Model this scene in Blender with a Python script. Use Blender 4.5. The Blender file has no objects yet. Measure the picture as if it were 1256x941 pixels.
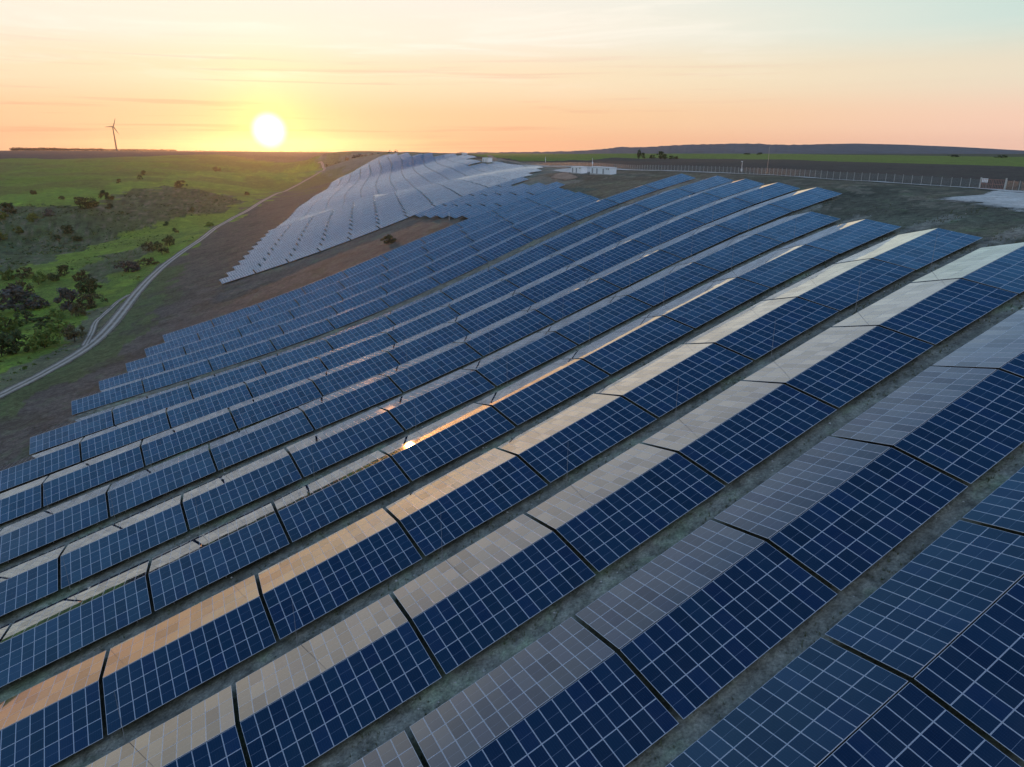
import bpy, bmesh, math, random
import numpy as np
from mathutils import Matrix, Vector
random.seed(7); RNG = np.random.default_rng(11)
CAM_F=860.19
PITCH=0.324646
PHI=1.072652
TANW=0.1951
HALF=5.927
SUN_AZ, SUN_EL = -0.31508, 0.02069
ROWS=[
(0,17.01,[-19.03,-5.59,7.78,21.03,34.17,47.25,60.38,73.67,87.14,100.7],[-45.0,-41.44,-37.62,-33.39,-28.81,-24.07,-19.46,-15.39,-11.95,-8.91],[-0.049,-0.052,-0.053,-0.054,-0.056,-0.056,-0.055,-0.052,-0.05,-0.051]),
(1,30.42,[-42.45,-28.96,-15.49,-2.07,11.27,24.5,37.63,50.74,63.91,77.25,90.74,104.33,117.97,131.64],[-51.42,-48.08,-44.65,-41.02,-37.09,-32.78,-28.2,-23.53,-19.06,-15.14,-11.78,-8.84,-6.18,-3.68],[-0.035,-0.037,-0.036,-0.034,-0.032,-0.036,-0.044,-0.054,-0.06,-0.058,-0.052,-0.052,-0.059,-0.066]),
(2,44.52,[-52.07,-38.57,-25.08,-11.62,1.77,15.08,28.31,41.48,54.64,67.87,81.24,94.74],[-54.25,-50.94,-47.59,-44.1,-40.37,-36.35,-32.05,-27.58,-23.07,-18.79,-14.96,-11.65],[-0.033,-0.033,-0.033,-0.034,-0.034,-0.038,-0.05,-0.064,-0.075,-0.078,-0.07,-0.061]),
(3,58.61,[-61.43,-47.92,-34.42,-20.93,-7.48,5.9,19.23,32.5,45.71,58.92,72.18,85.55,99.07],[-57.0,-53.69,-50.39,-47.03,-43.5,-39.74,-35.76,-31.6,-27.27,-22.9,-18.71,-14.9,-11.66],[-0.034,-0.034,-0.034,-0.037,-0.04,-0.047,-0.06,-0.078,-0.093,-0.099,-0.095,-0.083,-0.073]),
(4,72.84,[-70.79,-57.29,-43.78,-30.27,-16.78,-3.34,10.06,23.43,36.75,50.01,63.24,76.5,89.88,103.4],[-59.78,-56.49,-53.19,-49.9,-46.54,-43.0,-39.28,-35.47,-31.5,-27.3,-23.0,-18.82,-15.02,-11.82],[-0.036,-0.037,-0.039,-0.041,-0.043,-0.047,-0.056,-0.073,-0.093,-0.106,-0.11,-0.105,-0.093,-0.078]),
(5,86.94,[-66.37,-52.85,-39.34,-25.83,-12.35,1.09,14.52,27.94,41.32,54.6,67.84,81.11,94.49,108.0],[-59.24,-55.97,-52.71,-49.43,-46.04,-42.49,-38.88,-35.27,-31.47,-27.36,-23.11,-18.95,-15.14,-11.89],[-0.04,-0.042,-0.044,-0.046,-0.048,-0.051,-0.062,-0.081,-0.099,-0.111,-0.114,-0.109,-0.095,-0.071]),
(6,101.27,[-61.53,-48.01,-34.49,-20.99,-7.51,5.95,19.43,32.91,46.31,59.59,72.84,86.11,99.46,112.94,126.54],[-58.65,-55.41,-52.17,-48.89,-45.48,-42.0,-38.59,-35.19,-31.47,-27.38,-23.13,-18.97,-15.11,-11.71,-8.83],[-0.04,-0.041,-0.042,-0.043,-0.049,-0.06,-0.076,-0.094,-0.107,-0.112,-0.111,-0.103,-0.085,-0.061,-0.043]),
(7,115.47,[-70.42,-56.91,-43.39,-29.88,-16.36,-2.86,10.66,24.2,37.71,51.09,64.36,77.58,90.83,104.16,117.61,131.21],[-61.36,-58.09,-54.85,-51.6,-48.33,-45.04,-41.79,-38.67,-35.38,-31.6,-27.43,-23.12,-18.88,-14.93,-11.44,-8.53],[-0.04,-0.038,-0.036,-0.036,-0.041,-0.056,-0.076,-0.094,-0.106,-0.111,-0.109,-0.102,-0.09,-0.074,-0.057,-0.044]),
(8,129.51,[-65.99,-52.49,-38.98,-25.45,-11.91,1.65,15.24,28.82,42.32,55.66,68.88,82.07,95.29,108.61,122.06,135.66],[-60.86,-57.57,-54.31,-51.08,-47.94,-44.9,-41.97,-39.01,-35.68,-31.74,-27.44,-23.02,-18.7,-14.7,-11.21,-8.32],[-0.044,-0.041,-0.041,-0.044,-0.055,-0.074,-0.093,-0.103,-0.108,-0.109,-0.105,-0.096,-0.084,-0.072,-0.06,-0.049]),
(9,144.04,[-20.73,-7.14,6.49,20.11,33.69,47.14,60.43,73.61,86.77,99.97,113.29,126.76,140.36],[-50.78,-47.87,-45.12,-42.38,-39.39,-35.86,-31.77,-27.34,-22.81,-18.44,-14.45,-11.03,-8.15],[-0.066,-0.079,-0.094,-0.101,-0.101,-0.102,-0.105,-0.102,-0.094,-0.085,-0.075,-0.066,-0.056]),
(10,164.11,[-15.21,-1.56,12.09,25.7,39.22,52.6,65.85,79.0,92.13,105.34,118.69,132.19,145.78],[-51.22,-48.6,-46.0,-43.16,-39.91,-36.15,-31.93,-27.38,-22.78,-18.44,-14.55,-11.22,-8.31],[-0.093,-0.098,-0.098,-0.092,-0.086,-0.085,-0.087,-0.086,-0.085,-0.085,-0.083,-0.077,-0.068]),
(11,178.13,[-10.47,3.19,16.81,30.37,43.83,57.16,70.38,83.51,96.67,109.94,123.34],[-51.69,-49.09,-46.36,-43.28,-39.78,-35.84,-31.5,-26.91,-22.41,-18.24,-14.53],[-0.102,-0.098,-0.09,-0.08,-0.073,-0.071,-0.072,-0.076,-0.082,-0.088,-0.088]),
(12,192.2,[-4.86,8.77,22.35,35.84,49.23,62.51,75.69,88.85,102.08,115.42,128.87],[-52.04,-49.31,-46.32,-42.97,-39.22,-35.09,-30.65,-26.14,-21.86,-17.93,-14.4],[-0.099,-0.091,-0.082,-0.074,-0.068,-0.066,-0.07,-0.078,-0.086,-0.091,-0.089]),
(13,206.4,[-0.2,13.39,26.92,40.36,53.69,66.94,80.13,93.34,106.63,120.01,133.47],[-52.45,-49.55,-46.34,-42.77,-38.83,-34.6,-30.18,-25.82,-21.74,-17.97,-14.49],[-0.09,-0.083,-0.077,-0.072,-0.069,-0.07,-0.077,-0.085,-0.09,-0.09,-0.085]),
(14,220.61,[4.97,18.52,32.0,45.39,58.69,71.92,85.14,98.4,111.73,125.14,138.6],[-52.57,-49.49,-46.1,-42.35,-38.28,-34.01,-29.68,-25.48,-21.54,-17.85,-14.39],[-0.08,-0.076,-0.073,-0.072,-0.073,-0.078,-0.085,-0.089,-0.089,-0.085,-0.079]),
(15,234.78,[106.9,120.27,133.69,147.17],[-24.21,-20.37,-16.75,-13.35],[-0.09,-0.084,-0.079,-0.074]),
(16,248.97,[107.66,121.01,134.41,147.88],[-25.26,-21.36,-17.68,-14.23],[-0.092,-0.086,-0.08,-0.076]),
(17,263.12,[108.56,121.89,135.28,148.74],[-26.32,-22.36,-18.62,-15.13],[-0.096,-0.09,-0.085,-0.081]),
(18,277.32,[109.28,122.59,135.97,149.42],[-27.48,-23.46,-19.67,-16.14],[-0.097,-0.093,-0.088,-0.084]),
(19,291.39,[110.35,123.65,137.02,150.46,163.95],[-28.5,-24.45,-20.63,-17.06,-13.73],[-0.095,-0.092,-0.089,-0.084,-0.078]),
(20,305.66,[30.69,44.2,57.68,71.1,84.45,97.75,111.02,124.32,137.68,151.11],[-51.99,-48.71,-45.33,-41.71,-37.82,-33.74,-29.59,-25.53,-21.69,-18.08],[-0.062,-0.067,-0.073,-0.079,-0.082,-0.085,-0.087,-0.087,-0.085,-0.081]),
(21,319.74,[35.3,48.81,62.29,75.7,89.04,102.33,115.62,128.94,142.32,155.75,169.21],[-51.76,-48.51,-45.1,-41.43,-37.5,-33.41,-29.31,-25.34,-21.56,-18.13,-15.27],[-0.062,-0.063,-0.065,-0.066,-0.068,-0.071,-0.075,-0.078,-0.078,-0.074,-0.068]),
(22,333.88,[39.83,53.34,66.8,80.18,93.51,106.81,120.12,133.47,146.87,160.3,173.75],[-51.54,-48.25,-44.76,-41.0,-37.03,-32.97,-28.95,-25.08,-21.36,-18.22,-15.54],[-0.06,-0.058,-0.057,-0.056,-0.058,-0.062,-0.067,-0.07,-0.07,-0.066,-0.061]),
(23,348.05,[44.24,57.73,71.16,84.52,97.85,111.16,124.5,137.87,151.28,164.7,178.14],[-51.31,-47.93,-44.34,-40.5,-36.52,-32.51,-28.58,-24.78,-21.33,-18.3,-15.75],[-0.057,-0.055,-0.054,-0.055,-0.057,-0.059,-0.061,-0.062,-0.062,-0.059,-0.056]),
(24,362.21,[48.51,61.98,75.39,88.74,102.07,115.39,128.74,142.12,155.53,168.95,182.38],[-51.04,-47.58,-43.91,-40.04,-36.07,-32.08,-28.2,-24.44,-21.23,-18.38,-15.97],[-0.055,-0.054,-0.055,-0.057,-0.059,-0.059,-0.058,-0.057,-0.056,-0.054,-0.052]),
(25,376.37,[52.93,66.38,79.78,93.13,106.45,119.78,133.14,146.52,159.93,173.35],[-50.7,-47.18,-43.47,-39.59,-35.6,-31.63,-27.76,-24.01,-21.15,-18.5],[-0.054,-0.055,-0.059,-0.062,-0.063,-0.061,-0.058,-0.055,-0.053,-0.052]),
(26,390.51,[57.33,70.78,84.18,97.53,110.84,124.17,137.52,150.9,164.31,177.73],[-50.34,-46.79,-43.08,-39.2,-35.2,-31.21,-27.34,-24.06,-21.24,-18.8],[-0.055,-0.058,-0.063,-0.066,-0.066,-0.064,-0.059,-0.056,-0.054,-0.053]),
(27,404.67,[61.88,75.33,88.73,102.08,115.39,128.71,142.06,155.44,168.85,182.27],[-49.94,-46.39,-42.69,-38.79,-34.78,-30.8,-26.91,-24.17,-21.6,-19.33],[-0.054,-0.058,-0.063,-0.067,-0.069,-0.067,-0.064,-0.061,-0.058,-0.056]),
(28,418.83,[66.36,79.8,93.2,106.55,119.87,133.2,146.55,159.93,173.33,186.74],[-49.54,-46.0,-42.3,-38.41,-34.43,-30.46,-26.57,-24.69,-22.31,-20.12],[-0.054,-0.057,-0.062,-0.068,-0.071,-0.072,-0.069,-0.066,-0.063,-0.06]),
(29,432.99,[71.37,84.81,98.21,111.57,124.9,138.24,151.59,164.97,178.36,191.76],[-49.01,-45.46,-41.76,-37.89,-33.95,-30.0,-27.99,-25.53,-23.24,-21.03],[-0.055,-0.058,-0.062,-0.068,-0.072,-0.073,-0.072,-0.069,-0.066,-0.063]),
(30,447.14,[75.55,88.99,102.39,115.76,129.11,142.45,155.8,169.18,182.56,195.96],[-48.71,-45.16,-41.46,-37.63,-33.72,-29.81,-29.21,-26.79,-24.46,-22.16],[-0.057,-0.059,-0.063,-0.068,-0.072,-0.073,-0.073,-0.07,-0.068,-0.065])]
CTRL=[(21.9,31.3,-29.51),(33.4,37.5,-24.77),(-4.6,32.1,-37.79),(7.0,38.4,-33.48),(18.5,44.7,-28.90),(30.0,51.0,-24.23),(41.6,57.3,-19.76),(53.3,63.6,-15.84),(-19.7,40.0,-41.07),(-8.0,46.3,-37.05),(3.6,52.6,-32.75),(15.2,58.9,-28.28),(26.7,65.2,-23.77),(38.4,71.5,-19.49),(50.1,77.9,-15.66),(62.0,84.4,-12.35),(-34.6,47.9,-44.20),(-22.8,54.3,-40.44),(-11.1,60.7,-36.46),(0.5,67.0,-32.30),(12.2,73.3,-27.97),(23.8,79.6,-23.60),(35.4,86.0,-19.41),(47.1,92.4,-15.60),(59.0,98.8,-12.36),(-49.5,56.0,-47.24),(-37.7,62.4,-43.70),(-26.0,68.8,-39.98),(-14.2,75.2,-36.17),(-2.5,81.5,-32.20),(9.1,87.9,-28.00),(20.8,94.2,-23.70),(32.4,100.5,-19.52),(44.2,106.9,-15.72),(56.0,113.4,-12.52),(-52.4,70.5,-46.74),(-40.6,76.9,-43.19),(-28.8,83.3,-39.58),(-17.0,89.7,-35.97),(-5.2,96.1,-32.17),(6.4,102.5,-28.06),(18.1,108.8,-23.81),(29.7,115.1,-19.65),(41.5,121.5,-15.84),(53.3,128.0,-12.59),(-55.0,85.4,-46.18),(-43.2,91.8,-42.70),(-31.3,98.2,-39.29),(-19.5,104.7,-35.89),(-7.7,111.1,-32.17),(4.0,117.4,-28.08),(15.6,123.8,-23.83),(27.3,130.1,-19.67),(39.0,136.5,-15.81),(50.8,142.9,-12.41),(62.8,149.4,-9.53),(-69.5,93.6,-49.03),(-57.7,100.1,-45.74),(-45.8,106.5,-42.49),(-33.9,113.0,-39.37),(-22.0,119.5,-36.08),(-10.3,125.8,-32.30),(1.4,132.2,-28.13),(13.0,138.5,-23.82),(24.6,144.8,-19.58),(36.3,151.2,-15.63),(48.1,157.6,-12.14),(60.1,164.1,-9.23),(-72.3,108.1,-48.64),(-60.4,114.6,-45.60),(-48.5,121.1,-42.67),(-36.6,127.5,-39.71),(-24.7,134.0,-36.38),(-13.0,140.4,-32.44),(-1.4,146.7,-28.14),(10.2,153.0,-23.72),(21.8,159.3,-19.40),(33.5,165.7,-15.40),(45.3,172.1,-11.91),(57.3,178.6,-9.02),(-87.0,116.6,-51.48),(-75.1,123.1,-48.57),(-63.1,129.6,-45.82),(-51.2,136.1,-43.08),(-39.2,142.6,-40.09),(-27.4,149.1,-36.56),(-15.7,155.4,-32.47),(-4.2,161.7,-28.04),(7.4,168.0,-23.51),(19.0,174.3,-19.14),(30.7,180.7,-15.15),(42.5,187.1,-11.73),(54.5,193.6,-8.85),(-91.8,136.9,-51.92),(-79.8,143.4,-49.30),(-67.8,149.9,-46.70),(-55.8,156.4,-43.86),(-44.0,162.9,-40.61),(-32.2,169.3,-36.85),(-20.6,175.6,-32.63),(-9.0,181.9,-28.08),(2.5,188.2,-23.48),(14.1,194.5,-19.14),(25.9,200.9,-15.25),(37.7,207.3,-11.92),(49.7,213.8,-9.01),(-94.3,151.5,-52.39),(-82.3,158.0,-49.79),(-70.3,164.5,-47.06),(-58.4,171.0,-43.98),(-46.6,177.4,-40.48),(-34.9,183.8,-36.54),(-23.3,190.1,-32.20),(-11.7,196.4,-27.61),(-0.2,202.7,-23.11),(11.5,209.0,-18.94),(23.2,215.4,-15.23),(-96.1,166.5,-52.74),(-84.1,173.0,-50.01),(-72.2,179.5,-47.02),(-60.3,186.0,-43.67),(-48.6,192.4,-39.92),(-36.9,198.7,-35.79),(-25.3,205.0,-31.35),(-13.8,211.3,-26.84),(-2.2,217.6,-22.56),(9.6,224.0,-18.63),(21.4,230.4,-15.10),(-98.8,181.2,-53.15),(-86.8,187.7,-50.25),(-75.0,194.2,-47.04),(-63.2,200.6,-43.47),(-51.4,207.0,-39.53),(-39.8,213.3,-35.30),(-28.2,219.6,-30.88),(-16.6,225.9,-26.52),(-4.9,232.3,-22.44),(6.8,238.7,-18.67),(18.6,245.1,-15.19),(-101.0,196.2,-53.27),(-89.1,202.6,-50.19),(-77.3,209.1,-46.80),(-65.5,215.5,-43.05),(-53.9,221.8,-38.98),(-42.2,228.2,-34.71),(-30.6,234.5,-30.38),(-19.0,240.8,-26.18),(-7.3,247.2,-22.24),(4.5,253.6,-18.55),(16.3,260.0,-15.09),(-18.3,257.3,-24.91),(-6.5,263.7,-21.07),(5.3,270.1,-17.45),(17.1,276.6,-14.05),(-24.4,270.2,-25.96),(-12.7,276.5,-22.06),(-0.9,282.9,-18.38),(11.0,289.4,-14.93),(-30.3,283.0,-27.02),(-18.6,289.4,-23.06),(-6.9,295.8,-19.32),(4.9,302.2,-15.83),(-36.5,295.8,-28.18),(-24.8,302.2,-24.16),(-13.1,308.6,-20.37),(-1.2,315.0,-16.84),(-42.3,308.7,-29.20),(-30.6,315.1,-25.15),(-18.9,321.4,-21.33),(-7.1,327.9,-17.76),(4.8,334.3,-14.43),(-119.1,283.2,-52.69),(-107.2,289.6,-49.41),(-95.4,296.1,-46.03),(-83.6,302.5,-42.41),(-71.9,308.9,-38.52),(-60.2,315.2,-34.44),(-48.5,321.6,-30.29),(-36.8,327.9,-26.23),(-25.1,334.3,-22.39),(-13.3,340.7,-18.78),(-121.8,297.7,-52.46),(-109.9,304.2,-49.21),(-98.0,310.6,-45.80),(-86.3,317.0,-42.13),(-74.6,323.4,-38.20),(-62.9,329.8,-34.11),(-51.2,336.1,-30.01),(-124.5,312.3,-52.24),(-112.7,318.8,-48.95),(-100.8,325.2,-45.46),(-89.1,331.6,-41.70),(-77.4,338.0,-37.73),(-65.7,344.3,-33.67),(-54.0,350.7,-29.65),(-127.4,326.9,-52.01),(-115.6,333.3,-48.63),(-103.8,339.7,-45.04),(-92.0,346.1,-41.20),(-80.3,352.5,-37.22),(-68.6,358.9,-33.21),(-56.9,365.2,-29.28),(-130.4,341.4,-51.74),(-118.6,347.8,-48.28),(-106.8,354.2,-44.61),(-95.1,360.6,-40.74),(-83.4,367.0,-36.77),(-71.7,373.3,-32.78),(-60.0,379.7,-28.90),(-133.3,355.9,-51.40),(-121.5,362.3,-47.88),(-109.7,368.7,-44.17),(-98.0,375.1,-40.29),(-86.3,381.5,-36.30),(-74.6,387.9,-32.33),(-62.9,394.2,-28.46),(-136.2,370.4,-51.04),(-124.4,376.9,-47.49),(-112.6,383.3,-43.78),(-100.9,389.7,-39.90),(-89.2,396.0,-35.90),(-77.5,402.4,-31.91),(-65.8,408.8,-28.04),(-139.0,385.1,-50.64),(-127.2,391.5,-47.09),(-115.4,397.9,-43.39),(-103.7,404.3,-39.49),(-92.0,410.6,-35.48),(-80.3,417.0,-31.50),(-141.8,399.6,-50.24),(-130.0,406.1,-46.70),(-118.2,412.5,-43.00),(-106.5,418.8,-39.11),(-94.8,425.2,-35.13),(-83.1,431.6,-31.16),(-144.2,414.5,-49.71),(-132.4,420.9,-46.16),(-120.6,427.3,-42.46),(-108.9,433.7,-38.59),(-147.3,428.9,-49.41),(-135.5,435.3,-45.86),(-111.9,448.1,-38.33),(110.0,155.9,-9.30),(99.6,188.5,-9.00),(89.7,215.9,-8.80),(80.4,272.2,-9.20),(54.6,345.4,-10.20),(26.3,455.0,-11.50),(8.0,600.8,-12.00),(153.5,218.7,-9.50),(143.4,346.7,-9.50),(81.3,600.8,-12.00),(383.6,550.7,-11.00),(308.4,748.7,-11.00),(123.4,913.9,-11.50),(-21.6,696.6,-9.50),(-25.0,643.9,-11.50),(11.4,410.6,-13.00),(-127.7,165.0,-58.00),(-135.9,213.5,-59.50),(-158.1,286.2,-60.50),(-200.0,418.8,-61.50),(-251.7,635.8,-61.00),(-318.0,1000.3,-57.50),(-369.5,1405.5,-46.00),(-434.3,1702.2,-34.00),(-181.0,262.3,-65.00),(-205.7,274.5,-68.00),(-194.5,312.2,-66.00),(-277.7,390.7,-71.00),(-369.2,509.1,-73.00),(-281.1,442.0,-70.00),(-284.0,516.6,-67.00),(-265.2,540.7,-64.00),(-357.6,547.5,-71.00),(-480.2,677.1,-50.00),(-467.3,731.1,-46.00),(-430.7,754.4,-45.00),(-429.0,835.5,-43.50),(-376.2,581.2,-59.00),(-357.3,619.6,-56.00),(-317.8,654.7,-57.00),(-332.6,760.6,-52.00),(-398.8,942.8,-44.00),(-602.4,857.1,-40.00),(-606.3,1029.7,-37.00),(-552.8,1160.3,-35.50),(-417.3,1141.0,-41.00),(-911.1,1305.6,-33.00),(-791.7,1351.7,-27.00),(-608.7,1451.9,-29.00),(-466.6,1511.7,-35.00),(-1121.3,1613.2,-22.00),(-882.6,1668.8,-21.00),(-605.6,1668.8,-21.00),(-391.9,1701.6,-25.00),(-2266.8,3271.7,-13.00),(-1311.3,2485.4,-13.00),(-692.2,1910.5,-14.00),(-381.4,1513.8,-13.00),(-247.3,1332.2,-12.00),(130.2,1280.9,-11.00),(132.9,1671.1,-14.00),(502.2,1671.1,-14.00),(871.5,1671.1,-14.00),(1159.6,1671.1,-14.00),(-150.2,464.7,-48.50),(-103.4,490.2,-37.19),(-48.7,519.9,-24.92),(5.9,549.6,-13.00),(-165.6,541.7,-48.40),(-120.6,566.2,-36.76),(-68.1,594.8,-24.14),(-15.6,623.3,-11.88),(-180.8,618.8,-48.30),(-136.1,643.1,-36.41),(-84.0,671.5,-23.53),(-31.9,699.8,-11.00),(-194.1,697.0,-48.20),(-149.1,721.5,-36.07),(-96.6,750.0,-22.91),(-44.0,778.6,-10.13),(-206.2,775.8,-48.09),(-162.5,799.5,-35.65),(-111.6,827.2,-22.15),(-60.6,854.9,-9.03),(-217.8,854.8,-47.93),(-184.5,873.0,-35.23),(-145.5,894.1,-21.44),(-106.6,915.3,-8.05),(-233.0,931.9,-46.93),(-205.7,946.8,-34.78),(-173.9,964.1,-21.61),(-142.1,981.4,-8.80),(-246.5,1010.0,-45.58),(-222.5,1023.0,-34.11),(-194.5,1038.3,-21.67),(-166.5,1053.5,-9.58),(-243.7,1096.9,-38.78),(-228.2,1105.3,-29.87),(-210.0,1115.2,-20.22),(-191.9,1125.0,-10.83),(-248.8,1179.5,-31.00),(-239.6,1184.5,-24.95),(-228.8,1190.3,-18.38),(-218.0,1196.2,-12.00),(31.2,722.8,-10.80),(163.0,794.4,-14.00),(10.2,859.3,-10.80),(141.9,931.0,-14.00),(-62.0,968.0,-10.80),(69.8,1039.7,-14.00),(-106.7,1091.7,-10.80),(25.1,1163.4,-14.00),(-150.8,1215.7,-10.80),(-19.0,1287.4,-14.00),(-345.6,1326.0,-38.00),(-292.9,1354.7,-20.00),(-248.9,1378.6,-16.00),(-143.5,1435.9,-17.00),(23.4,1526.7,-20.00),(-484.8,1728.4,-34.00),(-344.2,1804.9,-26.00),(-133.4,1919.6,-26.00),(0.0,0.0,-40.00),(-30.0,10.0,-47.00),(-60.0,20.0,-53.00),(30.0,0.0,-31.00),(110.0,60.0,-8.00),(-100.0,40.0,-61.00),(0.0,-60.0,-46.00),(-80.0,-60.0,-60.00),(80.0,-60.0,-24.00),(150.0,100.0,-9.50),(200.0,-50.0,-9.50),(-200.0,-80.0,-66.00),(-260.0,80.0,-67.00),(0.0,7000.0,-60.00),(3500.0,6062.2,-60.00),(6062.2,3500.0,-60.00),(7000.0,0.0,-30.00),(3000.0,0.0,-25.00),(6062.2,-3500.0,-30.00),(2598.1,-1500.0,-25.00),(3500.0,-6062.2,-30.00),(1500.0,-2598.1,-25.00),(0.0,-7000.0,-30.00),(0.0,-3000.0,-25.00),(-3500.0,-6062.2,-30.00),(-1500.0,-2598.1,-25.00),(-6062.2,-3500.0,-30.00),(-2598.1,-1500.0,-25.00),(-7000.0,-0.0,-30.00),(-3000.0,-0.0,-25.00),(-6062.2,3500.0,-60.00),(-3500.0,6062.2,-60.00)]

ZC = 70.0                                   # height of the drone above the datum

# ------------------------------------------------------------------ camera, sky, sun, exposure
sc = bpy.context.scene
col = sc.collection
cam_d = bpy.data.cameras.new('camera'); cam = bpy.data.objects.new('camera', cam_d); col.objects.link(cam)
cam.location = (0, 0, ZC); cam.rotation_euler = (math.radians(90) - PITCH, 0, 0)
cam_d.sensor_width = 36.0; cam_d.lens = CAM_F / 1256 * 36.0
cam_d.clip_start = 0.5; cam_d.clip_end = 30000
sc.camera = cam
sc.view_settings.view_transform = 'Standard'; sc.view_settings.look = 'None'
sc.view_settings.gamma = 1.0; sc.view_settings.use_curve_mapping = False
EXPOSURE = 0.0
sc.view_settings.exposure = EXPOSURE

class NT:
    """small helper for node trees"""
    def __init__(s, nt): s.nt = nt; s.nt.nodes.clear()
    def n(s, t, **kw):
        nd = s.nt.nodes.new(t)
        for k, v in kw.items(): setattr(nd, k, v)
        return nd
    def l(s, a, b): s.nt.links.new(a, b)
    def put(s, sock, v):
        if isinstance(v, bpy.types.NodeSocket): s.l(v, sock)
        else: sock.default_value = v
    def math(s, op, a, b=0.0, c=None, clamp=False):
        nd = s.n('ShaderNodeMath', operation=op, use_clamp=clamp)
        s.put(nd.inputs[0], a); s.put(nd.inputs[1], b)
        if c is not None: s.put(nd.inputs[2], c)
        return nd.outputs[0]
    def ramp(s, fac, stops, interp='LINEAR'):
        nd = s.n('ShaderNodeValToRGB'); cr = nd.color_ramp; cr.interpolation = interp
        while len(cr.elements) < len(stops): cr.elements.new(0.5)
        for e, (p, c) in zip(cr.elements, stops):
            e.position = p; e.color = (*c, 1) if len(c) == 3 else c
        s.put(nd.inputs[0], fac); return nd.outputs[0]
    def mix(s, fac, a, b, mode='MIX', clamp=False):
        nd = s.n('ShaderNodeMix', data_type='RGBA', blend_type=mode); nd.clamp_result = clamp
        s.put(nd.inputs[0], fac)
        for sock, v in ((nd.inputs[6], a), (nd.inputs[7], b)):
            s.put(sock, (*v, 1) if isinstance(v, tuple) and len(v) == 3 else v)
        return nd.outputs[2]
    def maprange(s, v, a, b, c, d, smooth=False):
        nd = s.n('ShaderNodeMapRange'); nd.interpolation_type = 'SMOOTHSTEP' if smooth else 'LINEAR'
        s.put(nd.inputs[0], v)
        for i, q in enumerate((a, b, c, d)): s.put(nd.inputs[i + 1], q)
        return nd.outputs[0]
    def noise(s, vec, scale, detail=3.0, rough=0.55, dist=0.0):
        nd = s.n('ShaderNodeTexNoise'); nd.inputs['Scale'].default_value = scale
        nd.inputs['Detail'].default_value = detail; nd.inputs['Roughness'].default_value = rough
        nd.inputs['Distortion'].default_value = dist
        s.put(nd.inputs['Vector'], vec); return nd.outputs[0]

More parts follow.
